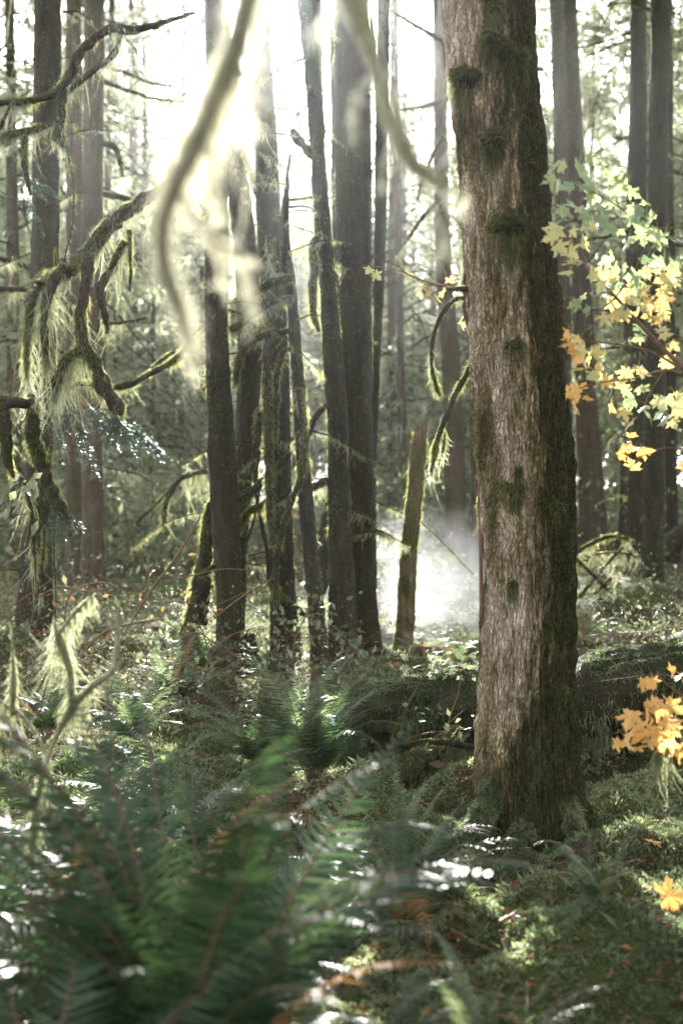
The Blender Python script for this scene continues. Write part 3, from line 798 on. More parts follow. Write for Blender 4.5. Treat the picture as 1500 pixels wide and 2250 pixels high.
# ------------------------------------------------------------------ mossy limbs of the named trees
def limbs(key, lst):
    th, b, dt = TREES[key]
    for pts, d, hang, kw in lst:
        mossy_branch(th, b, pts, d, hang, **kw)
limbs('L1', [
    ([(105, 618, 34, .9), (135, 600, 34, .3), (190, 562, 34), (230, 512, 34), (290, 458, 32), (350, 418, 24), (420, 370, 14), (470, 330, 7)], 9.8, .10, dict(hn=500, fz=5000, moss=1.2)),
    ([(197, 560, 24), (188, 640, 24), (180, 700, 24), (186, 762, 26), (210, 800, 28), (225, 845, 34), (262, 900, 30), (268, 912, 10)], 9.7, .09, dict(hn=600, fz=6000, moss=1.3)),
    ([(185, 762, 22), (150, 795, 22), (130, 830, 20), (122, 880, 12)], 9.7, .22, dict(hn=900, fz=5000, moss=1.2)),
    ([(275, 530, 16), (245, 590, 16), (222, 650, 17), (228, 700, 14), (236, 735, 10)], 9.8, .12, dict(hn=500, fz=4000)),
    ([(285, 505, 9), (287, 570, 8), (286, 640, 6)], 9.8, .06, dict(hn=300, fz=3000)),
    ([(-60, 232, 16), (0, 228, 16), (70, 220, 17), (120, 205, 20), (145, 180, 22), (180, 110, 20), (235, 66, 20), (300, 66, 18), (372, 45, 12), (430, 30, 7)], 9.9, .05, dict(hn=420, fz=3500, moss=1.1)),
    ([(138, 195, 24), (132, 260, 24), (131, 305, 26), (140, 325, 8)], 9.9, .07, dict(hn=700, fz=5000, moss=1.3)),
    ([(140, 300, 5), (160, 390, 6), (162, 470, 6), (148, 545, 5), (142, 580, 4)], 9.9, .03, dict(hn=200, fz=900)),
    ([(-60, 305, 14), (0, 300, 15), (70, 288, 16), (120, 270, 14), (133, 262, 10)], 9.9, .08, dict(hn=500, fz=3500, moss=1.1)),
    ([(150, 205, 12), (200, 160, 14), (255, 112, 13), (270, 62, 10)], 10.2, .10, dict(hn=420, fz=2500)),
    ([(55, 300, 15), (54, 350, 15), (58, 395, 12), (68, 430, 7)], 9.9, .10, dict(hn=500, fz=4000)),
    ([(0, 285, 9), (20, 240, 8), (30, 226, 7)], 9.8, .04, dict(hn=200, fz=1500)),
    ([(-80, 905, 30), (0, 884, 28), (30, 888, 26), (62, 886, 18), (75, 880, 10)], 9.4, .15, dict(hn=700, fz=5000, moss=1.2)),
    ([(2, 890, 30), (12, 950, 30), (16, 1010, 22), (30, 1050, 10)], 9.4, .08, dict(hn=400, fz=3000)),
    ([(76, 872, 22, .3), (72, 920, 30), (76, 970, 32), (92, 1020, 32), (110, 1070, 30), (130, 1112, 30), (150, 1140, 16)], 9.5, .16, dict(hn=1100, fz=6000, moss=1.3)),
    ([(55, 1060, 9), (70, 1130, 9), (75, 1200, 9), (75, 1290, 6)], 9.6, .16, dict(hn=600, fz=2500)),
    ([(95, 1110, 8), (100, 1190, 8), (95, 1240, 8), (92, 1310, 5)], 9.6, .12, dict(hn=600, fz=2500)),
    ([(121, 1130, 5), (122, 1230, 4), (124, 1300, 4), (120, 1365, 3)], 9.5, .02, dict(hn=120, fz=1200)),
    ([(420, 745, 8), (385, 792, 12), (330, 822, 13), (290, 842, 14), (250, 850, 13), (205, 842, 12), (160, 843, 8)], 9.8, .05, dict(hn=300, fz=3500, moss=1.2)),
    ([(440, 720, 6), (382, 772, 9), (350, 795, 9), (325, 822, 8)], 10.0, .04, dict(hn=200, fz=2500)),
    ([(100, 600, 18, 1.2), (75, 640, 22, .4), (65, 690, 20), (60, 760, 14), (60, 820, 6)], 9.8, .26, dict(hn=650, fz=3000, clump=5.0, thr=-.05)),
    ([(140, 585, 16, .2), (110, 640, 24), (100, 700, 20), (105, 800, 10)], 9.7, .28, dict(hn=650, fz=3000, clump=5.0, thr=-.05)),
    ([(125, 585, 5), (122, 565, 5), (123, 545, 3)], 9.8, .0, dict(fz=1500)),
    ([(225, 180, 9, 5), (270, 195, 9, 5), (330, 215, 8, 5), (420, 225, 5, 5)], 10, .12, dict(hn=200, fz=700)),
    ([(228, 145, 8, 5), (280, 160, 8, 5), (330, 183, 7, 5), (410, 190, 4, 5)], 10, .14, dict(hn=200, fz=700)),
    ([(222, 425, 16, 5), (255, 432, 15, 5), (290, 440, 10, 5)], 10, .12, dict(hn=300, fz=900)),
    ([(225, 318, 14, 5), (250, 322, 14, 5), (262, 345, 13, 5), (268, 390, 10, 5)], 10, .16, dict(hn=400, fz=900)),
    ([(-20, 640, 14, 5), (30, 635, 14, 5), (70, 640, 10, 5)], 10, .2, dict(hn=300, fz=700)),
    ([(-20, 570, 14, 5), (30, 575, 12, 5), (70, 590, 10, 5)], 10, .2, dict(hn=300, fz=700)),
    ([(185, 710, 7, 5), (250, 712, 7, 5), (320, 700, 5, 5)], 10, .16, dict(hn=200, fz=600)),
])
th, b, _ = TREES['L1']
g = Geo()
for c, dr, sz, n in (((190, 890), (.5, -.3, -.45), .26, 34), ((170, 930), (.35, -.3, -.6), .28, 30), ((250, 920), (.9, -.2, -.3), .30, 40), ((215, 900), (.8, -.3, -.55), .34, 40), ((290, 960), (.95, -.1, -.2), .24, 26), ((160, 900), (-.2, -.4, -.6), .22, 24),
                     ((130, 1110), (.4, -.3, -.6), .20, 30), ((120, 1120), (-.1, -.4, -.7), .18, 24), ((140, 1120), (.8, -.2, -.5), .14, 20)):
    spray(g, PX(c[0], c[1], 9.5), dr, sz, n)
for c, dr, sz, n in (((20, 360), (.6, .1, -.35), .28, 16), ((60, 400), (.9, 0, -.1), .22, 12), ((0, 420), (.8, .2, -.3), .3, 14)):
    spray(g, PX(c[0], c[1], 9.9), dr, sz, n)
g.build('foliage', [M['needles_blue'], M['twig']], th, b)

limbs('D', [
    ([(640, 612, 16), (600, 620, 17), (560, 640, 17), (530, 655, 12), (502, 668, 9)], 10.5, .06, dict(hn=700, fz=4500, moss=1.1)),
    ([(640, 655, 16), (600, 664, 19), (560, 688, 20), (530, 712, 18), (505, 728, 14)], 10.4, .05, dict(hn=700, fz=5000, moss=1.2)),
    ([(640, 728, 14), (610, 733, 17), (570, 742, 17), (540, 765, 16), (526, 800, 15), (520, 845, 10)], 10.4, .05, dict(hn=700, fz=5000, moss=1.2)),
    ([(612, 738, 20), (594, 760, 22), (586, 830, 22), (590, 920, 20), (590, 1010, 18), (592, 1110, 16), (600, 1200, 18)], 10.3, .03, dict(hn=350, fz=5000, moss=1.3)),
    ([(640, 766, 10), (622, 772, 13), (612, 800, 14), (606, 880, 14), (603, 960, 12)], 10.35, .03, dict(hn=350, fz=4000, moss=1.2)),
    ([(655, 855, 16), (662, 900, 17), (665, 1000, 18), (655, 1060, 16), (632, 1130, 15), (615, 1190, 14), (606, 1260, 12), (610, 1320, 14)], 10.4, .03, dict(hn=350, fz=4500, moss=1.3)),
    ([(628, 490, 13), (612, 478, 13), (598, 500, 16), (597, 550, 16), (612, 600, 14)], 10.5, .09, dict(hn=800, fz=5000, moss=1.3)),
    ([(630, 440, 6), (660, 436, 6), (698, 430, 6)], 10.6, .03, dict(hn=200, fz=1500)),
])
limbs('A', [
    ([(525, 1160, 14), (545, 1125, 15), (585, 1105, 16), (640, 1085, 18), (690, 1068, 20), (730, 1055, 18)], 10.8, .06, dict(hn=700, fz=5000, moss=1.3)),
    ([(520, 1110, 20), (550, 1085, 20), (585, 1055, 18), (620, 1020, 14), (640, 990, 9), (650, 970, 4)], 10.6, .03, dict(hn=300, fz=4500, moss=1.2)),
    ([(478, 1080, 14), (462, 1110, 18), (455, 1160, 24), (450, 1220, 34), (440, 1290, 44), (428, 1370, 50)], 10.9, .04, dict(hn=500, fz=5000, moss=1.3)),
    ([(472, 1240, 10), (440, 1260, 14), (428, 1252, 8)], 10.3, .03, dict(hn=300, fz=3000)),
    ([(430, 1260, 6), (418, 1320, 6), (402, 1375, 6), (392, 1395, 5)], 10.3, .0, dict(fz=2500)),
    ([(448, 625, 6), (462, 635, 9), (476, 645, 9)], 10.4, .0, dict(fz=600)),
])
limbs('B', [
    ([(505, 230, 8), (530, 310, 12), (545, 360, 14), (565, 420, 15), (580, 455, 17), (606, 470, 14)], 11.2, .03, dict(hn=300, fz=3500, moss=1.1)),
    ([(515, 180, 5), (525, 260, 6), (535, 340, 5)], 11.3, .03, dict(hn=200, fz=1500)),
    ([(505, 255, 6), (512, 340, 8), (530, 400, 8), (545, 440, 6)], 11.2, .05, dict(hn=400, fz=2500)),
])
limbs('C', [
    ([(570, 990, 9), (562, 1040, 9), (572, 1130, 8), (585, 1200, 10), (592, 1290, 12)], 10.9, .0, dict(fz=1500, moss=.7)),
    ([(575, 900, 26), (568, 950, 22), (560, 1000, 14), (562, 1060, 10)], 11, .03, dict(hn=400, fz=2500)),
    ([(570, 1080, 5), (555, 1150, 5), (540, 1200, 5), (530, 1260, 4)], 10.8, .0, dict(fz=900, moss=.6)),
    ([(600, 1300, 20), (625, 1325, 24), (650, 1340, 22), (672, 1350, 14)], 10.9, .03, dict(hn=300, fz=3500, moss=1.2)),
])
limbs('E', [
    ([(722, 885, 10), (700, 905, 16), (685, 930, 16), (676, 965, 10)], 10.7, .06, dict(hn=600, fz=3500)),
    ([(706, 515, 10), (692, 530, 16), (690, 580, 20), (686, 640, 20), (688, 690, 16), (700, 730, 10)], 10.6, .05, dict(hn=600, fz=5000, moss=1.3)),
    ([(694, 350, 16), (670, 325, 20), (650, 300, 20), (642, 285, 12)], 10.8, .03, dict(hn=300, fz=3500, moss=1.2)),
    ([(660, 280, 5), (655, 250, 6), (675, 235, 6), (690, 228, 4)], 10.8, .0, dict(fz=1500)),
    ([(735, 1385, 12), (760, 1382, 18), (785, 1372, 18), (792, 1370, 8)], 10.5, .03, dict(hn=500, fz=5000, moss=1.4)),
])
limbs('R2', [
    ([(1048, 780, 12), (1020, 830, 14), (995, 875, 14), (975, 920, 14), (958, 975, 12), (946, 1040, 8)], 9.6, .09, dict(hn=700, fz=3500, moss=1.1)),
    ([(1030, 655, 8), (1000, 660, 10), (970, 690, 11), (955, 730, 10), (948, 790, 9), (955, 840, 9), (966, 872, 7)], 9.6, .05, dict(hn=500, fz=2500)),
    ([(1062, 1000, 12), (1054, 1060, 13), (1055, 1140, 12), (1068, 1215, 12), (1074, 1245, 8)], 9.3, .04, dict(hn=400, fz=2500)),
    ([(975, 950, 7), (968, 1000, 7), (950, 1040, 6)], 9.7, .06, dict(hn=400, fz=1500)),
])
limbs('R1', [
    ([(978, 92, 12, -1), (940, 72, 12, -1), (900, 48, 10, -1), (850, 20, 8, -1)], 20, .16, dict(hn=250, fz=900)),
    ([(985, 215, 10, -1), (940, 232, 10, -1), (900, 238, 7, -1), (865, 240, 4, -1)], 20, .06, dict(hn=200, fz=700)),
    ([(972, 430, 9, -1), (935, 470, 9, -1), (900, 520, 8, -1), (870, 560, 5, -1)], 20, .16, dict(hn=250, fz=700)),
    ([(972, 300, 9, -1), (930, 390, 8, -1), (915, 440, 5, -1)], 20, .16, dict(hn=250, fz=700)),
])

# broken stubs and thin dead twigs on the clump's trunks
for key in ('A', 'C', 'E', 'F', 'L1', 'L2', 'L3', 'R5', 'R6', 'B', 'D'):
    th, b, dt = TREES[key]
    q = [o for o in th.children if o.name.startswith('trunk')][0]
    co = np.empty(len(q.data.vertices) * 3, np.float32); q.data.vertices.foreach_get('co', co); co = co.reshape(-1, 3) + b
    for zz in RNG.uniform(1.0, CAMZ + .36 * dt, 9):
        ring = co[np.abs(co[:, 2] - zz) < .08]
        if len(ring) < 8: continue
        c = ring.mean(0); sg = RNG.choice([-1, 1]); r = (ring[:, 0].max() - ring[:, 0].min()) / 2
        L = RNG.uniform(.08, 1.0) ** 1.2; px0 = 750 + (c[0] + sg * r * .6) / dt * FPX; py0 = 1125 + (CAMZ - zz) / dt * FPX; k = FPX / dt
        dy = RNG.uniform(-.5, .5); w0 = RNG.uniform(.012, .022) * k
        mossy_branch(th, b, [(px0, py0, w0), (px0 + sg * L * k * .5, py0 + dy * L * k * .5 + RNG.normal() * 4, w0 * .75), (px0 + sg * L * k, py0 + (dy + .25) * L * k, w0 * .35)], dt - .05, .05, hn=160, fz=900, moss=RNG.uniform(.6, 1.2))
# blurred boughs hanging close to the lens
hb = [((560, -330, 80), (520, 0, 76), (470, 200, 74), (415, 330, 72), (372, 440, 66), (360, 520, 58), (372, 610, 48), (400, 700, 38), (422, 770, 28), (418, 860, 16), (405, 930, 6))]
def hanging(label, paths, d, n):
    b = PX(*paths[0][0][:2], d)
    th = thing('mossy_bough', label, 'branch', b)
    for k, pts in enumerate(paths):
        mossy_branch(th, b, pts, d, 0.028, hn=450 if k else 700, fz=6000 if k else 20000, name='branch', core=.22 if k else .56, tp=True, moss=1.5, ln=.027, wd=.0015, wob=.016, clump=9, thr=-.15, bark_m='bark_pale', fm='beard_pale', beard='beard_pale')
    return th
hanging('blurred pale mossy bough hanging close by in a long curve with a ragged side shoot', [
    [(900, -1500, 90), (700, -700, 86), (600, -330, 84), (535, -20, 84), (478, 190, 84), (420, 330, 80), (378, 440, 66), (360, 540, 54), (372, 620, 58), (400, 700, 50), (422, 765, 36), (426, 800, 10)],
    [(392, 420, 34), (420, 470, 46), (460, 520, 50), (510, 545, 40), (552, 565, 16)],
    [(500, 535, 26), (528, 600, 22), (540, 660, 10)],
    [(470, 535, 20), (488, 590, 18), (490, 615, 8)],
    [(440, 280, 22), (470, 330, 18), (462, 400, 12), (480, 440, 5)], [(500, 110, 24), (545, 170, 16), (540, 240, 10)], [(366, 480, 18), (340, 560, 14), (352, 620, 6)]], 1.75, 0)
hanging('blurred pale mossy bough hanging close by, forking towards the big trunk', [
    [(900, -1500, 90), (780, -600, 84), (735, -200, 84), (755, 0, 84), (795, 80, 80), (815, 160, 66), (832, 230, 60), (868, 300, 58), (900, 360, 50), (950, 395, 38), (1005, 420, 12)],
    [(800, 90, 50), (850, 130, 46), (872, 175, 14)],
    [(905, 365, 26), (955, 440, 24), (985, 510, 8)],
    [(870, 300, 20), (850, 360, 18), (845, 400, 6)], [(815, 170, 24), (775, 230, 20), (770, 300, 10)], [(745, -40, 26), (715, 60, 18), (722, 150, 8)], [(925, 380, 20), (960, 372, 16), (990, 340, 8)]], 2.1, 0)

# ------------------------------------------------------------------ logs, stump, fallen boughs
def log(name, label, pts, d, k=40, fz=15000, bk='bark', lo=.62, hang=0, ln=.035, wd=.006, disp=.05, n_h=1200, side=(0, 0, .45)):
    P = [PX(p[0], p[1], d + (p[3] if len(p) > 3 else 0)) for p in pts]; R = [p[2] / 2 / FPX * d for p in pts]
    t = Tube(P, R, .025, k, bark_disp(disp, 14, 4, len(label)))
    mid = len(pts) // 2
    b = P[mid] - np.array([0, 0, R[mid]])
    th = thing(name, label, 'log', b)
    mf = moss_fn(len(label), lo, side)
    g = Geo().add(t.V, t.F, 0, True, moss_attr(t, mf)); t.cap(g)
    g.build('trunk', M[bk], th, b)
    g = Geo()
    fuzz(g, t, fz, ln, wd, mf, 0, .5, .8, thr=.4)
    if hang:
        add_drape(g, 0, t.Q - np.array([0, 0, 1]) * t.R[:, None] * .5 + np.array([0, -1, 0]) * t.R[:, None] * .75, t.R * .4, n_h, hang, wd, clump=2.5)
    g.build('moss', M['ground_moss'], th, b)
    return th
log('fallen_log', 'huge moss-covered fallen log passing behind the big trunk with a dark hollow below', [(700, 1610, 90, .0), (760, 1600, 120), (850, 1580, 140), (1000, 1560, 145), (1150, 1545, 160), (1260, 1535, 168), (1400, 1510, 175), (1560, 1485, 185), (1800, 1450, 190)], 8.3, fz=70000, hang=.10, n_h=2600, lo=.55, disp=.085)
log('fallen_log', 'thin smooth brown log lying level across the bright ground', [(880, 1432, 22), (1000, 1430, 24), (1150, 1420, 25), (1300, 1408, 27), (1450, 1398, 27), (1650, 1388, 28)], 10.9, fz=2500, bk='dead_wood', lo=.0, disp=.01, ln=.02, side=(0, 0, .2))
log('leaning_log', 'dark dead log leaning between two clump trunks', [(690, 1300, 44), (712, 1220, 46), (730, 1130, 44), (738, 1070, 36)], 11.5, fz=1800, lo=.0, disp=.02)
log('leaning_log', 'dark log slanting in at the photo edge behind the nearest far trunk', [(1440, 1230, 40), (1470, 1195, 44), (1520, 1165, 50), (1650, 1110, 50)], 17, fz=1500, lo=.1, disp=.03)
log('fallen_log', 'pale moss-grown log on the sunlit ground left of the middle clump', [(160, 1445, 30), (260, 1425, 34), (340, 1415, 34), (420, 1385, 20)], 11.2, fz=9000, lo=.8, disp=.03, ln=.03)
log('fallen_log', 'low rotten mossy log beneath the moss-hung tree', [(-60, 1560, 44), (60, 1530, 46), (190, 1500, 44), (260, 1490, 26)], 9.0, fz=9000, lo=.6, disp=.05, ln=.03)
# stump
b = at_ground(552, 10.6)
st = thing('tree_stump', 'small dark rotten stump with a ragged mossy rim beside the clump', 'stump', b)
t = Tube([b + [0, 0, -.1], b + [0, 0, .08], b + [0, 0, .26], b + [.01, 0, .34]], [.085, .066, .06, .045], .015, 26, bark_disp(.035, 30, 6, 4, .3))
V = t.V.copy(); an = np.linspace(0, 2 * np.pi, 26, endpoint=False)
V[-1, :, 2] += .06 * pnoise(np.stack([np.cos(an) * 2, np.sin(an) * 2, an * 0 + 4], -1)); V[-2, :, 2] += .04 * pnoise(np.stack([np.cos(an) * 2, np.sin(an) * 2, an * 0 + 4], -1))
mf = moss_fn(3, .1, (0, 0, .8))
g = Geo().add(V, t.F, 0, True, moss_attr(t, mf)).add(np.concatenate([V[-1], [V[-1].mean(0) - [0, 0, .08]]]), np.stack([np.arange(26), (np.arange(26) + 1) % 26, np.full(26, 26)], -1))
fuzz(g, t, 2500, .02, .005, mf, 1)
g.build('trunk', [M['bark'], M['moss']], st, b)

# mossy forked dead sapling at the left, nearer than the focus
b = at_ground(80, 4.6)
fk = thing('dead_sapling', 'moss-wrapped dead sapling forking among the ferns', 'sapling', b)
for pts in ([(70, 1990, 26), (78, 1790, 24), (108, 1660, 28), (133, 1600, 32), (160, 1550, 32), (200, 1508, 36), (244, 1472, 36), (256, 1410, 22), (260, 1340, 10)],
            [(160, 1550, 26), (150, 1460, 30), (128, 1395, 26), (118, 1362, 8)],
            [(130, 1392, 20), (165, 1350, 20), (190, 1325, 14), (206, 1310, 4)],
            [(104, 1665, 18), (78, 1610, 18), (48, 1570, 20), (0, 1538, 20), (-60, 1500, 16)],
            [(28, 1555, 16), (30, 1500, 20), (26, 1420, 14), (24, 1390, 6)],
            [(215, 1500, 8), (262, 1520, 6), (300, 1500, 3)], [(145, 1440, 6), (100, 1430, 5), (70, 1400, 3)], [(120, 1640, 7), (170, 1640, 6), (205, 1610, 3)], [(255, 1420, 6), (290, 1370, 5), (318, 1352, 2)]):
    mossy_branch(fk, b, pts, 4.6, .065 if max(p[2] for p in pts) > 12 else 0, hn=900, fz=6500, core=.42, tp=True, moss=1.4, ln=.015, wd=.0024, wob=.006, bark_m='bark_pale', fm='beard', clump=7, thr=-.2)

# fallen bough tangle behind, right
b = at_ground(1310, 15)
fb = thing('fallen_bough', 'sunlit moss-draped fallen bough arching over the ground right of the big trunk', 'branch', b)
for pts in ([(1240, 1240, 8), (1290, 1200, 9), (1340, 1178, 9), (1380, 1185, 6)], [(1262, 1225, 9), (1310, 1270, 9), (1350, 1310, 10), (1400, 1350, 12)], [(1250, 1330, 8), (1290, 1290, 8), (1330, 1240, 7), (1370, 1200, 6)],
            [(1258, 1360, 9), (1290, 1320, 8), (1340, 1270, 6), (1360, 1240, 4)], [(1275, 1345, 10), (1310, 1320, 10), (1318, 1370, 8)], [(1300, 1220, 5), (1330, 1215, 5), (1400, 1220, 4)]):
    mossy_branch(fb, b, pts, 14.5, .12, hn=260, fz=1800, moss=1.2, ln=.03, wd=.008, clump=4)
b = at_ground(420, 14)
fb = thing('fallen_bough', 'pale arching mossy bough in the haze left of the clump', 'branch', b)
for pts in ([(360, 1160, 10), (372, 1090, 12), (400, 1050, 13), (440, 1038, 12), (470, 1040, 8)], [(300, 1150, 6), (340, 1110, 7), (370, 1080, 8)]):
    mossy_branch(fb, b, pts, 14.5, .16, hn=450, fz=1800, moss=1.2, ln=.03, wd=.008)
# mossy root and stick tangle beneath the big log
b = at_ground(930, 7.4)
rt = thing('root_tangle', 'mossy root and thin sticks under the near end of the big log', 'root', b)
for pts, h in (([(880, 1720, 40, -.3), (910, 1680, 44, -.2), (950, 1640, 30, .1), (1000, 1600, 20, .3)], .06), ([(860, 1650, 10), (920, 1635, 12), (990, 1630, 14), (1045, 1640, 18)], .10), ([(900, 1760, 8), (935, 1700, 10), (980, 1650, 8), (1010, 1600, 6)], .04), ([(770, 1690, 5), (840, 1665, 6), (900, 1640, 5)], .0), ([(840, 1660, 5), (870, 1600, 5), (890, 1560, 4)], .0)):
    mossy_branch(rt, b, pts, 7.5, h, hn=700, fz=4500, moss=1.0)

# ------------------------------------------------------------------ ferns
def frond_mesh(npair, seed, arch, wid=0.125):
    rng = np.random.default_rng(seed)
    n = 60
    s = np.linspace(0, 1, n)
    el = np.radians(62) - np.radians(arch) * s ** 1.35
    dx = np.cos(el); dz = np.sin(el)
    X = np.concatenate([[0], np.cumsum((dx[1:] + dx[:-1]) / 2) / (n - 1)]); Z = np.concatenate([[0], np.cumsum((dz[1:] + dz[:-1]) / 2) / (n - 1)])
    Yw = 0.03 * np.sin(s * 3 + seed) * s
    C = np.stack([X, Yw, Z], -1); T = nrm(np.gradient(C, axis=0))
    up = nrm(np.stack([-np.sin(el), el * 0, np.cos(el)], -1)); sd = np.cross(up, T)
    g = Geo()
    t0 = np.linspace(.12, .995, npair)
    for sg in (-1, 1):
        t = np.clip(t0 + rng.normal(size=npair) * .002 + (0.004 if sg > 0 else 0), 0, 1)
        f = lambda A: np.stack([np.interp(t, s, A[:, j]) for j in range(3)], -1)
        c, tt, uu, ss = f(C), f(T), f(up), f(sd)
        l = wid * np.sin(np.pi * np.clip((t * .93 + .07), 0, 1) ** .62) ** .8 * (1.02 - t * .12) * rng.uniform(.85, 1.08, npair) + 0.006
        D = nrm(ss * sg + tt * (0.22 + .35 * t)[:, None] + rng.normal(size=(npair, 3)) * .07)
        w = 0.0165 * (1 - .45 * t)
        Sd = nrm(tt * 1.0 + uu * 0.28 * rng.normal(1.0, .6, npair)[:, None])
        bend = -uu * (l * rng.uniform(.05, .35, npair))[:, None] + tt * (l * .12)[:, None]
        V, F = blades(c, D, l, w, bend, 3, rng, 0.10, nrm(Sd - D * np.sum(Sd * D, 1)[:, None]))
        g.add(V, F, 0)
    tb_ = Tube(C[::4], np.interp(s[::4], [0, 1], [.0045, .0012]), .05, 4)
    g.add(tb_.V, tb_.F, 1)
    o = g.build('frond', [M['fern'], M['twig']])
    me = o.data
    bpy.data.objects.remove(o)
    return me
FR = [frond_mesh(n, 20 + i, a, w) for i, (n, a, w) in enumerate([(46, 70, .115), (50, 95, .125), (44, 120, .13), (48, 55, .11), (52, 140, .12), (40, 30, .10)])]
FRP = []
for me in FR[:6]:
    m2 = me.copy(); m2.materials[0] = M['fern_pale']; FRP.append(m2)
FRD = []
for me in FR:
    m2 = me.copy(); m2.materials[0] = M['leaf_brown']; FRD.append(m2)

def fern(label, px, d, L, n, az=(0, 360), tilt=0, pale=0.0, kinds=(0, 1, 2, 3, 4), group='sword ferns on the forest floor', dz=0.0):
    b = at_ground(px, d); b[2] += dz
    th = thing('sword_fern', label, 'fern', b, group)
    for i in range(n):
        a0, a1 = az
        phi = math.radians(a0 + (a1 - a0) * (i + random.uniform(.15, .85)) / n)
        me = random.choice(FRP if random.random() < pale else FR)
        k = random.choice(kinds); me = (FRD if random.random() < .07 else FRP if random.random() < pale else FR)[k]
        o = bpy.data.objects.new('frond', me); COL.objects.link(o)
        o.parent = th
        s = L * random.uniform(.7, 1.12)
        o.scale = (s, s * random.uniform(.85, 1.1), s)
        o.rotation_euler = (random.uniform(-.25, .25), math.radians(-tilt) + random.uniform(-.28, .16), phi)
        o.location = (random.uniform(-.03, .03), random.uniform(-.03, .03), 0)
    return th
ferns = [
    ('big blurred fern filling the lower left corner, its fronds rising in a fan', 380, 3.1, 1.28, 36, dict(tilt=15, az=(15, 345), kinds=(0, 0, 3, 3, 1))),
    ('blurred dark fern at the left bottom edge of the photo', 60, 2.7, 1.0, 22, dict(tilt=0)),
    ('blurred fern at the bottom edge, right of the big fanned fern', 640, 3.0, .52, 20, dict(tilt=-4, kinds=(1, 2, 4))),
    ('blurred fern with arching tips between the big fanned fern and the dead sapling', 230, 3.7, 1.0, 22, dict(tilt=5)),
    ('large dark fern leaning right just beyond the big fanned fern', 470, 3.9, .62, 20, dict(tilt=0, kinds=(1, 2, 4))),
    ('dark fern at the left edge behind the blurred ones', -20, 4.4, .95, 20, dict()),
    ('bushy fern below the forked dead sapling', 170, 5.4, .75, 18, dict(pale=.3)),
    ('mid-green fern with flat arching fronds left of the litter patch', 400, 5.6, .8, 20, dict()),
    ('crisp dark green upright fern in the middle, before the clump trunks', 690, 7.2, .80, 30, dict(tilt=8, pale=.2, kinds=(0, 0, 1, 3))),
    ('feathery fern just left of the crisp upright fern', 560, 7.6, .66, 22, dict(pale=.3)),
    ('small fern arching out over the end of the big log', 790, 7.7, .5, 12, dict()),
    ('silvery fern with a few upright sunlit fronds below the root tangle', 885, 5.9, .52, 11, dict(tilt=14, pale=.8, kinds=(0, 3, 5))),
    ('small blue-green fern bending right at the foot of the big trunk', 905, 5.6, .46, 12, dict(az=(-70, 60), tilt=-6, kinds=(1, 2, 4))),
    ('low fern spreading left of the silvery one', 770, 5.5, .44, 14, dict(kinds=(1, 2, 4))),
    ('pale sunlit fern low in the middle foreground', 890, 5.0, .58, 18, dict(pale=.55, tilt=3)),
    ('low dark fern left of the pale sunlit one', 720, 4.7, .58, 18, dict(kinds=(0, 1, 2, 4))),
    ('blurred fern with a bright standing frond at the bottom right of the middle', 1075, 3.5, .56, 12, dict(tilt=10, pale=.5, kinds=(0, 3, 5))),
    ('blurred bright fern cut by the bottom right corner', 1440, 3.3, .45, 10, dict(pale=.5)),
    ('blurred low fern at the bottom edge between two bright ones', 1230, 3.1, .42, 11, dict(pale=.3, kinds=(1, 2, 4))),
    ('blurred fern at the bottom edge beneath the pale sunlit fern', 850, 3.6, .42, 12, dict(kinds=(1, 2, 4))),
    ('small fern with a glinting tip before the sunlit moss mound', 1310, 4.7, .34, 8, dict(pale=.5)),
    ('glittering sunlit fern below the pale log on the left', 290, 7.7, .6, 20, dict(pale=.5)),
    ('fern in the sun patch between the pale log and the clump', 390, 9.0, .62, 20, dict(pale=.4)),
    ('fern growing at the foot of the leftmost clump trunk', 450, 9.7, .55, 18, dict()),
    ('small upright fern before the moss-hung tree', 40, 10.2, .42, 12, dict(tilt=8, pale=.6)),
    ('fern behind the dead sapling on the low rotten log', 110, 7.6, .55, 16, dict()),
    ('small fern by the rotten stump', 600, 9.6, .42, 14, dict()),
    ('tiny fern at the foot of the thickest clump trunk', 720, 9.9, .36, 12, dict()),
    ('pale fern glowing in the bright clearing beside the foot of the snag', 935, 11.0, .42, 14, dict(pale=1.0)),  # the clearing ferns take only the lightened colour, to brighten the sunlit ground
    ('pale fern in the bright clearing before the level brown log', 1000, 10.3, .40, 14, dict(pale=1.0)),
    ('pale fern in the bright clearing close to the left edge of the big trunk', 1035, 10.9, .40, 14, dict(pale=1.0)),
    ('little fern rooted on top of the huge mossy log, right of the big trunk', 1395, 8.2, .30, 9, dict(dz=.50)),
    ('little fern rooted on top of the huge mossy log, left of the big trunk', 965, 8.2, .27, 9, dict(dz=.38)),
    ('fern beyond the level brown log, half hidden by the big trunk', 1290, 12.0, .45, 14, dict(pale=.3)),
    ('fern at the far left edge above the low rotten log', -30, 8.2, .6, 16, dict()),
]
for lab, px, d, L, n, kw in ferns:
    fern(lab, px, d, L, n, **kw)

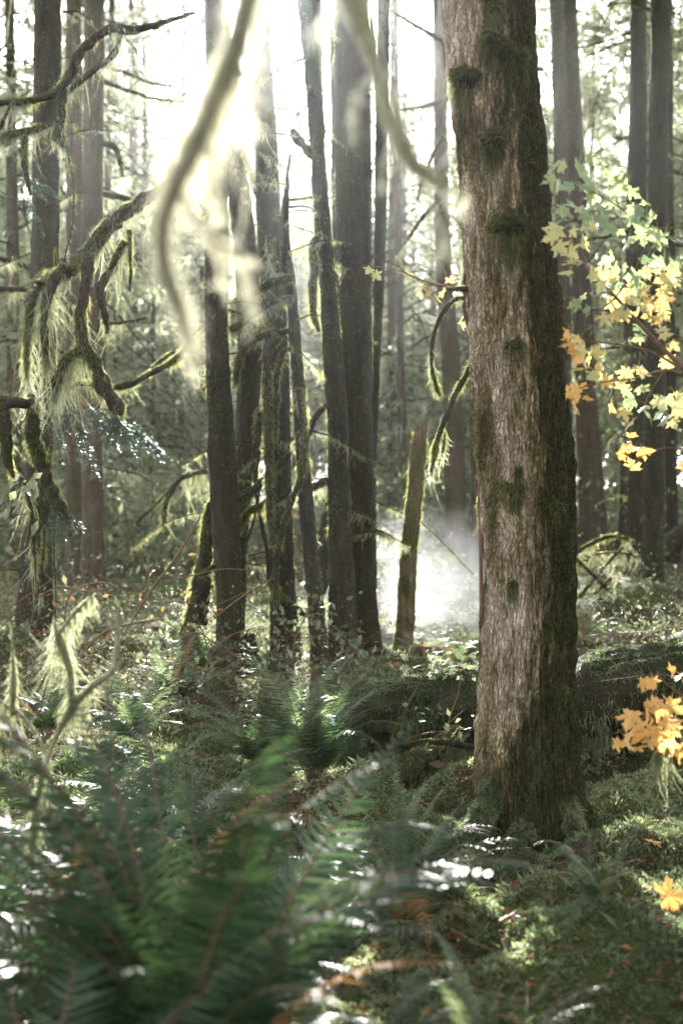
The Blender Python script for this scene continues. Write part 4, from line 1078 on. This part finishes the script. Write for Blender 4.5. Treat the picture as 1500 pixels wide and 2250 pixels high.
# ------------------------------------------------------------------ maples and shrubs
half = [(0.0, 0.0), (0.10, 0.03), (0.22, -0.08), (0.30, -0.05), (0.44, -0.03), (0.34, 0.06), (0.33, 0.12), (0.24, 0.17), (0.36, 0.20), (0.44, 0.28), (0.64, 0.42), (0.50, 0.44), (0.47, 0.52), (0.38, 0.46), (0.22, 0.40),
        (0.20, 0.52), (0.30, 0.66), (0.18, 0.68), (0.14, 0.80), (0.07, 0.82), (0.0, 1.0)]
out_ = np.array(half + [(-x, y) for x, y in half[-2:0:-1]])
ctr = np.array([[0, 0.26]])
LV2 = np.concatenate([out_, ctr])
LV = np.stack([LV2[:, 0], LV2[:, 1], 0 * LV2[:, 0]], -1)
nn = len(out_)
LF = np.stack([np.arange(nn), (np.arange(nn) + 1) % nn, np.full(nn, nn)], -1)
def leaf_set(geo, C, size, rng, mat=0, face=(0, -.6, .55), jit=.9, down=.55):
    n = len(C)
    Y = nrm(rng.normal(size=(n, 3)) * np.array([1, .6, .5]) + np.array([0, -.1, -down]))
    Z = nrm(np.array(face) + rng.normal(size=(n, 3)) * jit)
    R = basis(Y, Z) * (np.broadcast_to(size, (n,)) * rng.uniform(.7, 1.2, n))[:, None, None]
    sz = np.linalg.norm(R[:, :, 0], axis=1)
    V, F = blades(C, nrm(-R[:, :, 1] + rng.normal(size=(n, 3)) * .3 + [0, 0, .5]), sz * .9, .0016, rng.normal(size=(n, 3)) * sz[:, None] * .15, 3, rng)
    geo.add(V, F, mat)
    for q in range(4):
        s = np.arange(n) % 4 == q
        V0 = LV.copy()
        a_, b_, c_ = rng.uniform(-.35, .1), rng.uniform(-.3, .1), rng.uniform(-.25, .25)
        V0[:, 2] = a_ * V0[:, 0] ** 2 + b_ * (V0[:, 1] - .2) ** 2 + c_ * np.abs(V0[:, 0]) + .04 * np.sin(V0[:, 0] * 9 + q)
        V, F = instance(V0, LF, R[s], C[s])
        geo.add(V, F, mat, False)
def twig_tube(geo, pts, d, mat=0, k=6):
    P = [PX(p[0], p[1], d + (p[3] if len(p) > 3 else 0)) for p in pts]; R = [p[2] / 2 / FPX * d for p in pts]
    t = Tube(P, R, .04, k, wob=.004, seed=pts[0][0]); geo.add(t.V, t.F, mat); return t

b = at_ground(1640, 5.6)
mp = thing('maple_tree', 'young maple reaching in from the photo edge with green and golden leaves', 'tree', b)
mbr = [[(1640, 1900, 30), (1620, 1400, 26), (1580, 1000, 22), (1500, 812, 12), (1450, 762, 10), (1400, 708, 9), (1350, 650, 7), (1300, 598, 5), (1285, 572, 3)],
       [(1400, 708, 6), (1340, 695, 5), (1230, 672, 3)], [(1350, 655, 5), (1300, 690, 3), (1230, 640, 3)], [(1500, 812, 7), (1420, 770, 5), (1340, 755, 4), (1270, 745, 3)],
       [(1580, 560, 8), (1450, 510, 6), (1400, 480, 5), (1320, 430, 3), (1250, 395, 2)], [(1560, 900, 8), (1470, 812, 5), (1400, 830, 4), (1310, 842, 3), (1250, 860, 2)], [(1350, 655, 4), (1395, 590, 3), (1425, 520, 3)],
       [(1500, 500, 4), (1400, 502, 3), (1290, 500, 2)], [(1460, 812, 4), (1430, 860, 3), (1410, 905, 2)], [(1580, 1000, 7), (1500, 985, 5), (1450, 985, 4), (1410, 1000, 3), (1380, 1030, 2)],
       [(1600, 1300, 12), (1540, 1450, 7), (1500, 1530, 5), (1440, 1560, 4), (1380, 1600, 3), (1345, 1615, 2)], [(1500, 1530, 4), (1460, 1500, 3), (1440, 1480, 2)]]
g = Geo(); twig_tube(g, mbr[0], 5.5); g.build('trunk', M['twig'], mp, b)
for pts in mbr[1:]:
    g = Geo(); twig_tube(g, pts, 5.5 if pts[0][1] < 1200 else 5.1); g.build('branch', M['twig'], mp, b)
def leaf_cloud(regs, d, jd, mat, name, size=.064, face=(0, -.6, .55)):
    g = Geo()
    for x0, x1, y0, y1, n in regs:
        C = np.array([PX(RNG.uniform(x0, x1), RNG.uniform(y0, y1), d + RNG.normal() * jd) for _ in range(int(n * 1.05))])
        leaf_set(g, C, size, RNG, 0, face)
    return g.build(name, M[mat], mp, b)
leaf_cloud([(1205, 1300, 345, 470, 18), (1235, 1285, 350, 410, 5), (1330, 1390, 370, 440, 8), (1290, 1460, 440, 520, 22), (1400, 1500, 500, 600, 14), (1300, 1420, 560, 680, 9), (1240, 1300, 620, 690, 5), (1380, 1460, 640, 760, 6), (1395, 1480, 850, 930, 7)], 5.5, .35, 'leaf_green', 'foliage')
leaf_cloud([(1215, 1300, 480, 600, 13), (1290, 1350, 540, 620, 8), (1300, 1360, 620, 720, 7), (1400, 1500, 570, 700, 18), (1380, 1420, 620, 690, 6), (1250, 1310, 740, 830, 9), (1360, 1420, 760, 830, 4), (1330, 1400, 840, 930, 6), (1440, 1500, 720, 800, 7), (1450, 1510, 840, 950, 8), (1285, 1340, 780, 850, 4)], 5.5, .3, 'leaf_yellow', 'foliage')
leaf_cloud([(1235, 1270, 720, 790, 6), (1240, 1290, 840, 900, 6), (1365, 1440, 960, 1040, 7), (1420, 1480, 660, 720, 4), (1490, 1510, 1010, 1060, 3)], 5.45, .15, 'leaf_orange', 'foliage')
leaf_cloud([(1335, 1400, 1590, 1645, 4), (1385, 1470, 1530, 1630, 10), (1430, 1520, 1470, 1560, 8), (1440, 1510, 1580, 1650, 5), (1400, 1440, 1490, 1540, 2)], 5.05, .12, 'leaf_orange', 'foliage', .075)
g = Geo()
for x, y in ((1445, 1650), (1460, 1640), (1435, 1655)):
    Q = np.array([PX(x + q * 3, y + q, 5.05) for q in range(4)])
    add_drape(g, 0, Q, np.full(4, .006), 30, .07, .003, thr=-1)
g.build('hanging_moss', M['beard'], mp, b)

b = at_ground(1000, 8.9)
ms = thing('maple_sapling', 'slender sapling with a few amber leaves showing left of the big trunk', 'sapling', b)
g = Geo()
for pts in ([(1060, 1500, 10), (1050, 1000, 9), (1030, 640, 7), (1000, 632, 6), (940, 620, 4), (860, 590, 3), (815, 585, 2)], [(1040, 700, 5), (1020, 700, 4), (1010, 715, 2)], [(1000, 632, 4), (960, 570, 3), (950, 560, 2)]):
    twig_tube(g, pts, 8.6)
g.build('trunk', M['twig'], ms, b)
g = Geo()
C = np.array([PX(x, y, 8.6) for x, y in ((815, 590), (822, 600), (930, 625), (945, 640), (955, 650), (970, 640), (925, 640), (948, 615), (985, 610), (1015, 700), (1022, 712), (960, 565), (895, 598))])
leaf_set(g, C, .066, RNG); g.build('foliage', M['leaf_yellow'], ms, b)

def small_shrub(label, stems, leaves, d, size, mat='shrub', name='leafy_shrub', n_extra=0, jit=.8):
    b = at_ground(stems[0][0][0], d)
    th = thing(name, label, 'shrub', b)
    g = Geo(); 
    for s_ in stems: twig_tube(g, s_, d)
    g.build('stem', M['twig'], th, b)
    g = Geo()
    C = np.array([PX(x + RNG.normal() * 9, y + RNG.normal() * 9, d + RNG.normal() * .06) for x, y in leaves])
    n = len(C)
    D = nrm(RNG.normal(size=(n, 3)) + np.array([0, -.2, -.4]))
    Nn = nrm(RNG.normal(size=(n, 3)) * jit + np.array([0, -.5, .7]))
    V, F = kites(C, D, size * RNG.uniform(.7, 1.25, n), size * .62, Nn, .06)
    g.add(V, F, 0, False)
    g.build('foliage', M[mat], th, b)
    return th
def scat(x0, x1, y0, y1, n): return [(RNG.uniform(x0, x1), RNG.uniform(y0, y1)) for _ in range(n)]
small_shrub('little leafy shrub with greenish yellow leaves before the thin dead trunk', [[(640, 1480, 5), (650, 1400, 4), (680, 1340, 3), (700, 1310, 2)], [(650, 1400, 3), (620, 1370, 3), (600, 1330, 2)], [(660, 1400, 3), (720, 1390, 3), (730, 1350, 2)]],
            scat(660, 735, 1310, 1370, 26) + scat(595, 660, 1330, 1430, 20) + scat(690, 740, 1350, 1410, 14), 9.9, .062)
small_shrub('pale leafed shrub with drooping leaves at the foot of the thickest trunk', [[(820, 1600, 5), (800, 1500, 4), (790, 1440, 3), (760, 1420, 2)], [(800, 1500, 3), (850, 1450, 3), (880, 1435, 2)]],
            scat(755, 830, 1400, 1470, 24) + scat(820, 890, 1420, 1470, 14) + scat(780, 830, 1440, 1500, 8), 8.9, .058)
small_shrub('thin weedy shrub with withered brown leaves over the big log', [[(960, 1690, 5), (985, 1590, 4), (1010, 1480, 3), (1000, 1450, 2)], [(985, 1590, 3), (1020, 1560, 3)], [(860, 1640, 4), (890, 1560, 3), (930, 1480, 2)]],
            scat(960, 1040, 1560, 1640, 14) + scat(985, 1050, 1440, 1500, 20) + scat(900, 950, 1530, 1590, 7), 7.6, .046)
small_shrub('bright green sprig at the left photo edge hanging by the moss-hung tree', [[(-60, 1200, 5), (-10, 1120, 4), (30, 1090, 3), (70, 1060, 2)], [(-10, 1120, 3), (40, 1130, 2), (60, 1130, 2)]],
            scat(-10, 75, 1040, 1140, 30), 7.0, .075)
b = at_ground(140, 10)
for k, (lab, stems, lv) in enumerate((
    ('bare brown brambles arching over the ground left of the leftmost clump trunk', [[(270, 1400, 5), (330, 1300, 6), (390, 1220, 6), (440, 1135, 4)], [(170, 1445, 4), (230, 1390, 6), (300, 1368, 6), (355, 1360, 4)], [(355, 1280, 3), (420, 1265, 4), (500, 1250, 3), (560, 1255, 2)], [(300, 1330, 3), (380, 1320, 3), (470, 1330, 3), (540, 1300, 2)], [(380, 1420, 4), (440, 1380, 4), (455, 1420, 3), (480, 1500, 3)], [(310, 1300, 3), (325, 1240, 3), (318, 1210, 2)]], scat(300, 420, 1170, 1380, 9)),
    ('tangled brown brambles below the pair of reddish trunks', [[(60, 1330, 4), (130, 1290, 4), (200, 1300, 4), (250, 1290, 3)], [(140, 1400, 4), (160, 1300, 4), (230, 1280, 3), (290, 1310, 2)], [(0, 1350, 4), (60, 1310, 4), (120, 1270, 3)], [(40, 1530, 5), (70, 1470, 4), (110, 1430, 3), (170, 1400, 3)], [(200, 1290, 3), (215, 1340, 3), (250, 1360, 2)]], scat(40, 250, 1250, 1420, 16)),
    ('dry twiggy bramble before the leftmost clump trunk', [[(470, 1360, 4), (520, 1320, 4), (600, 1270, 3)], [(480, 1420, 3), (430, 1390, 4), (400, 1400, 3)], [(440, 1480, 3), (500, 1400, 3), (560, 1380, 2)]], scat(420, 520, 1290, 1420, 6)))):
    small_shrub(lab, stems, lv, 9.4 - .2 * k, .045, 'leaf_brown', 'bramble')

# ------------------------------------------------------------------ small leaf cover, litter, undergrowth
def field(n, dmin, dmax, spread=.262, pw=1.0, rng=RNG):
    d = 1 / (rng.uniform(0, 1, n) ** pw * (1 / dmin - 1 / dmax) + 1 / dmax)
    x = rng.uniform(-1, 1, n) * (spread * d + .4)
    return x, d
def ground_normal(x, y, e=.02):
    return nrm(np.stack([-(ground_z(x + e, y) - ground_z(x - e, y)) / (2 * e), -(ground_z(x, y + e) - ground_z(x, y - e)) / (2 * e), np.ones_like(x)], -1))
x, y = field(1250000, 2.9, 17, .34)
m = moss_mask(x, y) + RNG.normal(size=len(x)) * .12
x, y, m = x[m > .45], y[m > .45], m[m > .45]
n = len(x)
q = np.stack([x, y, x * 0], -1)
lift = 0.03 * np.clip(pnoise(q * 14) + .5 * pnoise(q * 31), -.5, 1)
z = ground_z(x, y) + lift
Nn = ground_normal(x, y)
az = RNG.uniform(0, 2 * np.pi, n)
D = nrm(np.stack([np.cos(az), np.sin(az), RNG.uniform(-.1, 1.2, n)], -1) + Nn * .35)
L = (0.008 + 0.0015 * y) * RNG.lognormal(0, .4, n)
V, F = kites(np.stack([x, y, z - .004], -1), D, L, L * .27, nrm(Nn + RNG.normal(size=(n, 3)) * .5), .05)
tag(Geo().add(V, F, 0, False).build('moss_cover', M['ground_moss']), 'soft green feathery moss carpeting the forest floor', 'moss', kind='stuff')
x, y = field(78000, 2.9, 16, .34)
m = moss_mask(x, y) + RNG.normal(size=len(x)) * .15
k = (m < .55) | (RNG.uniform(0, 1, len(x)) < .12)
x, y = x[k], y[k]; n = len(x)
az = RNG.uniform(0, 2 * np.pi, n)
D = nrm(np.stack([np.cos(az), np.sin(az), RNG.normal(size=n) * .25], -1))
L = RNG.lognormal(-3.5, .45, n)
V, F = kites(np.stack([x, y, ground_z(x, y) + RNG.uniform(.002, .02, n)], -1), D, L, L * RNG.uniform(.06, .6, n), nrm(np.array([0, 0, 1.0]) + RNG.normal(size=(n, 3)) * .5), .1)
g = Geo().add(V, F, 0, False)
x, y = field(2600, 2.9, 15); n = len(x)
az = RNG.uniform(0, 6.28, n); L = RNG.lognormal(-1.9, .5, n)
V, F = blades(np.stack([x, y, ground_z(x, y) + .01], -1), nrm(np.stack([np.cos(az), np.sin(az), RNG.normal(size=n) * .18 + .1], -1)), L, .0035 + .0006 * y, RNG.normal(size=(n, 3)) * L[:, None] * [.15, .15, .05], 4)
g.add(V, F, 1, False)
tag(g.build('leaf_litter', [M['litter'], M['twig']]), 'rusty brown needles and leaf scraps between the ferns', 'leaf litter', kind='stuff')
# a few whole fallen leaves
for lab, px, d, s, mt in (('curled orange maple leaf lying on the sunlit moss', 1450, 5.25, .13, 'leaf_orange'), ('small rust leaf upright on the moss mound right of the big trunk', 1430, 5.9, .07, 'leaf_orange'), ('orange leaf caught on the mossy root', 915, 6.9, .10, 'leaf_orange'),
                          ('rust leaf lying on moss before the big trunk', 1120, 5.7, .06, 'leaf_orange'), ('brown leaf in the shade of the bottom fern', 1130, 4.9, .07, 'litter'), ('fallen orange leaf under the big blurred fern', 480, 5.2, .08, 'leaf_orange')):
    p = at_ground(px, d); p[2] += .05
    g = Geo(); leaf_set(g, p[None], s, RNG, 0, (0, -.3, .9), .3, .1)
    tag(g.build('fallen_leaf', M[mt], None, p), lab, 'leaf', 'fallen maple leaves')
# twiggy undergrowth farther back
x, y = field(30000, 8.3, 30, pw=.7)
q = np.stack([x, y, x * 0 + 9], -1)
k = fbm(q * .8, 2) > -.1
k &= ~((np.abs(x - .9) < .75) & (y > 9) & (y < 13))
x, y, q = x[k], y[k], q[k]; n = len(x)
hgt = np.abs(RNG.normal(size=n)) * (.10 + .20 * np.clip(pnoise(q * .9 + 4) + .3, 0, 1)) * (0.5 + y / 16)
D = nrm(RNG.normal(size=(n, 3)) + np.array([0, 0, -.1]))
L = RNG.lognormal(-3.5, .4, n)
g = Geo(); V, F = kites(np.stack([x, y, ground_z(x, y) + hgt], -1), D, L, L * .5, nrm(RNG.normal(size=(n, 3)) + np.array([0, -.3, .8])), .08)
g.add(V, F, 0, False)
k = RNG.uniform(0, 1, n) < .22; nk = k.sum()
az = RNG.uniform(0, 2 * np.pi, nk)
D = nrm(np.stack([np.cos(az) * .7, np.sin(az) * .7, RNG.uniform(.2, 1.2, nk)], -1)); L = RNG.lognormal(-.9, .5, nk)
V, F = blades(np.stack([x[k], y[k], ground_z(x[k], y[k])], -1), D, L, .007, np.stack([np.cos(az), np.sin(az), -np.ones(nk)], -1) * (L * .35)[:, None], 4)
g.add(V, F, 1)
tag(g.build('undergrowth', [M['shrub'], M['twig']]), 'low tangle of leaves and twigs between the farther trunks', 'undergrowth', kind='stuff')
# ------------------------------------------------------------------ shrubs and conifers behind
SHRUB_GROUP = 'hazy shrubs behind the clump'
for px, d, h, w in ((330, 17, 1.3, 1.0), (420, 20, 1.6, 1.2), (270, 21, 1.7, 1.2), (880, 21, 1.5, 1.1), (930, 27, 1.6, 1.0), (1375, 24, 1.0, .8), (1480, 20, 1.6, 1.2), (20, 18, 1.6, 1.1), (650, 19, 1.4, 1.0), (850, 15.5, .7, .6), (570, 24, 2.0, 1.4), (120, 22, 1.8, 1.4)):
    b = at_ground(px, d)
    th = thing('understory_shrub', 'blurred pale green shrub in the haze behind the trunks', 'shrub', b, SHRUB_GROUP)
    n = 1500
    c = RNG.normal(size=(n, 3)) * np.array([w * .5, w * .5, h * .28]) + np.array([0, 0, h * .5])
    cl = pnoise((c + b) * 2.2) > -.12
    c = b + c[cl]; n = len(c)
    g = Geo(); L = .09 * RNG.lognormal(0, .3, n)
    V, F = kites(c, nrm(RNG.normal(size=(n, 3)) + [0, 0, -.3]), L, L * .55, nrm(RNG.normal(size=(n, 3)) + [0, -.3, .8]), .05)
    g.add(V, F, 0, False); g.build('foliage', M['shrub'], th, b)
    g = Geo()
    az = RNG.uniform(0, 6.28, 9); D = nrm(np.stack([np.cos(az) * .5, np.sin(az) * .5, np.ones(9)], -1))
    V, F = blades(np.repeat(b[None], 9, 0), D, h * RNG.uniform(.6, 1.1, 9), .025, np.stack([np.cos(az), np.sin(az), -np.ones(9)], -1) * .2 * h, 4); g.add(V, F)
    g.build('stem', M['twig'], th, b)

def back_conifer(x, y, h, z0, spread, nb, es, label, group, moss=.35, dense=1.0, cull=True, r=.16, pale=0.0):
    b = np.array([x, y, float(ground_z(x, y))])
    th = thing('hemlock_tree', label, 'tree', b, group)
    rng = np.random.default_rng(int(abs(x * 91 + y * 37)) + 1)
    lx, ly = rng.normal() * .012 * h, rng.normal() * .012 * h
    P = [b + [0, 0, -.2], b + [0, 0, .4], b + [lx * .4, ly * .4, h * .4], b + [lx, ly, h]]
    t = Tube(P, [r * 1.4, r, r * .7, .02], .35, 12, bark_disp(.02, 20, 3, x))
    g = Geo().add(t.V, t.F, 0, True, np.full(t.V.shape[:2], .1).ravel()); g.build('trunk', M['bark_red'], th, b)
    g = Geo(); crown(g, x, y, b[2] + z0, b[2] + h + .2, spread, nb, es, rng, moss, dense=dense, cull=cull, axis_pts=t.Q)
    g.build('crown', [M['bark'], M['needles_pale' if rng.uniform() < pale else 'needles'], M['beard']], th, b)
    return th
BG = 'hemlocks in the hazy wood behind'
rng_b = np.random.default_rng(77)
spots = []
tries = 0
while len(spots) < 96 and tries < 9000:
    tries += 1
    d = 19 + 57 * rng_b.uniform(0, 1) ** .8
    x = rng_b.uniform(-1, 1) * (.245 * d + 3)
    if d < 34 and -.0384 * d - 1.3 < x < -.0384 * d + 1.7: continue
    pxx = 750 + x / d * FPX
    if d < 31 and min(abs(pxx - q) for q in (985, 1045, 1235, 1290)) < 75: continue
    if all((x - a) ** 2 + (d - c) ** 2 > 1.9 ** 2 + .003 * d * d for a, c in spots):
        spots.append((x, d))
for x, d in spots:
    h = rng_b.uniform(13, 21)
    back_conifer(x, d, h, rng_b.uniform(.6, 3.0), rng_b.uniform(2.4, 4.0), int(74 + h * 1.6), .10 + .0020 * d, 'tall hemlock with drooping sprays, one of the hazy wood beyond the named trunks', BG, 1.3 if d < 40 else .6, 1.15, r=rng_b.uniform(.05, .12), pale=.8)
for px, d, h in ((285, 42, 25), (360, 50, 26), (430, 46, 25), (240, 60, 27), (490, 60, 27), (620, 64, 27), (560, 70, 28), (900, 66, 27), (1000, 58, 26), (330, 34, 20), (880, 44, 22), (180, 38, 21)):
    b = at_ground(px, d)
    back_conifer(b[0], b[1], h, 2.5, 3.6, 96, .11 + .0018 * d, 'tall hemlock with drooping sprays, one of the hazy wood beyond the named trunks', BG, .6, 1.2, r=.11, pale=.8)
for px, d, h in ((330, 24, 4.5), (440, 27, 5.5), (250, 28, 5), (900, 30, 4.5), (980, 34, 5.5), (860, 26, 3.5), (1350, 34, 4.2), (640, 28, 4.5), (40, 25, 4.5), (1480, 27, 4.5)):
    b = at_ground(px, d)
    back_conifer(b[0], b[1], h, .3, h * .42, 46, .15, 'young bushy hemlock low in the haze between the far trunks', 'young hemlocks in the haze', .3, 1.0, cull=False, r=.06, pale=.7)
# unseen hemlocks added beside and behind the camera to shade the clearing
for x, y, h, z0 in ((6.5, 7, 13, 1.0), (5.4, 3.2, 12, 1.2), (7.5, 12, 15, 1.5), (9, 18, 16, 1.5), (4.6, .2, 12, 2), (2.5, -5, 14, 3), (-3.5, -6, 14, 3.2), (7, -4, 14, 2.5), (0, -9, 15, 2.5), (-10, 17, 16, 3)):
    back_conifer(x, y, h, z0, 3.0, 56, .34, 'unseen dense hemlock added beside the clearing to shade it', 'added shade hemlocks around the clearing', .2, 1.3, r=.16)
# far mass of the wood
rng_f = np.random.default_rng(9)
g = Geo()
for q in range(64):
    ph = rng_f.uniform(-.42, .42); rr = rng_f.uniform(80, 122)
    x, y = math.sin(ph) * rr, math.cos(ph) * rr
    h = rng_f.uniform(19, 30.5)
    z = float(ground_z(x, y))
    t = Tube([np.array([x, y, z - .3]), np.array([x, y, z + h * .5]), np.array([x, y, z + h])], [.28, .18, .03], 3, 7)
    g.add(t.V, t.F, 0)
    crown(g, x, y, z + rng_f.uniform(.5, 4), z + h + .4, rng_f.uniform(3.6, 5.0), 80, .42, rng_f, .0, dense=1.25, ragged=.6)
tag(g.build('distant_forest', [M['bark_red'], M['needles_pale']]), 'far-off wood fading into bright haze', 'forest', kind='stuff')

# ------------------------------------------------------------------ mist and haze
def box(name, lo, hi):
    x0, y0, z0 = lo; x1, y1, z1 = hi
    V = np.array([(x0, y0, z0), (x1, y0, z0), (x1, y1, z0), (x0, y1, z0), (x0, y0, z1), (x1, y0, z1), (x1, y1, z1), (x0, y1, z1)], float)
    F = np.array([(0, 3, 2, 1), (4, 5, 6, 7), (0, 1, 5, 4), (1, 2, 6, 5), (2, 3, 7, 6), (3, 0, 4, 7)])
    return V, F
m, t, out = node_mat('pale_haze')
pv = N(t, 'ShaderNodeVolumePrincipled')
pv.inputs['Color'].default_value = (0.93, 0.95, 0.93, 1); pv.inputs['Density'].default_value = HAZE_DENSITY; pv.inputs['Anisotropy'].default_value = 0.86
t.links.new(pv.outputs[0], out.inputs['Volume'])
V, F = box('haze', (-330, -140, -2.5), (330, 430, 36))
hz = Geo().add(V, F, 0, False).build('haze', m); tag(hz, 'pale sunlit haze filling the wood', 'haze', kind='stuff')

m, t, out = node_mat('rising_mist')
tc = N(t, 'ShaderNodeTexCoord')
gr = N(t, 'ShaderNodeTexGradient', gradient_type='SPHERICAL'); t.links.new(tc.outputs['Object'], gr.inputs[0])
no = N(t, 'ShaderNodeTexNoise', Scale=2.2, Detail=3.0, Distortion=0.6); t.links.new(tc.outputs['Object'], no.inputs['Vector'])
a1 = N(t, 'ShaderNodeMapRange'); a1.inputs['From Min'].default_value = .34; a1.inputs['From Max'].default_value = .75; t.links.new(no.outputs[0], a1.inputs[0])
a2 = N(t, 'ShaderNodeMath', operation='POWER'); a2.inputs[1].default_value = 1.2; t.links.new(gr.outputs['Fac'], a2.inputs[0])
a3 = N(t, 'ShaderNodeMath', operation='MULTIPLY'); t.links.new(a1.outputs[0], a3.inputs[0]); t.links.new(a2.outputs[0], a3.inputs[1])
a4 = N(t, 'ShaderNodeMath', operation='MULTIPLY'); a4.inputs[1].default_value = 0.33; t.links.new(a3.outputs[0], a4.inputs[0])
pv = N(t, 'ShaderNodeVolumePrincipled'); pv.inputs['Color'].default_value = (.95, .96, .97, 1); pv.inputs['Anisotropy'].default_value = .5
t.links.new(a4.outputs[0], pv.inputs['Density']); t.links.new(pv.outputs[0], out.inputs['Volume'])
u, v = np.meshgrid(np.linspace(0, 2 * np.pi, 24, endpoint=False), np.linspace(-np.pi / 2, np.pi / 2, 13))
s = np.stack([np.cos(v) * np.cos(u), np.cos(v) * np.sin(u), np.sin(v)], -1)
i = np.arange(12)[:, None]; j = np.arange(24)[None]; a = i * 24 + j; b2 = i * 24 + (j + 1) % 24
mo = Geo().add(s, np.stack([a, b2, b2 + 24, a + 24], -1).reshape(-1, 4)).build('mist', m)
c = PX(955, 1340, 13.2)
mo.location = tuple(c); mo.scale = (1.35, 1.9, 1.05)
tag(mo, 'wisp of white steam rising from the sunlit ground beside the big trunk', 'mist', kind='stuff')
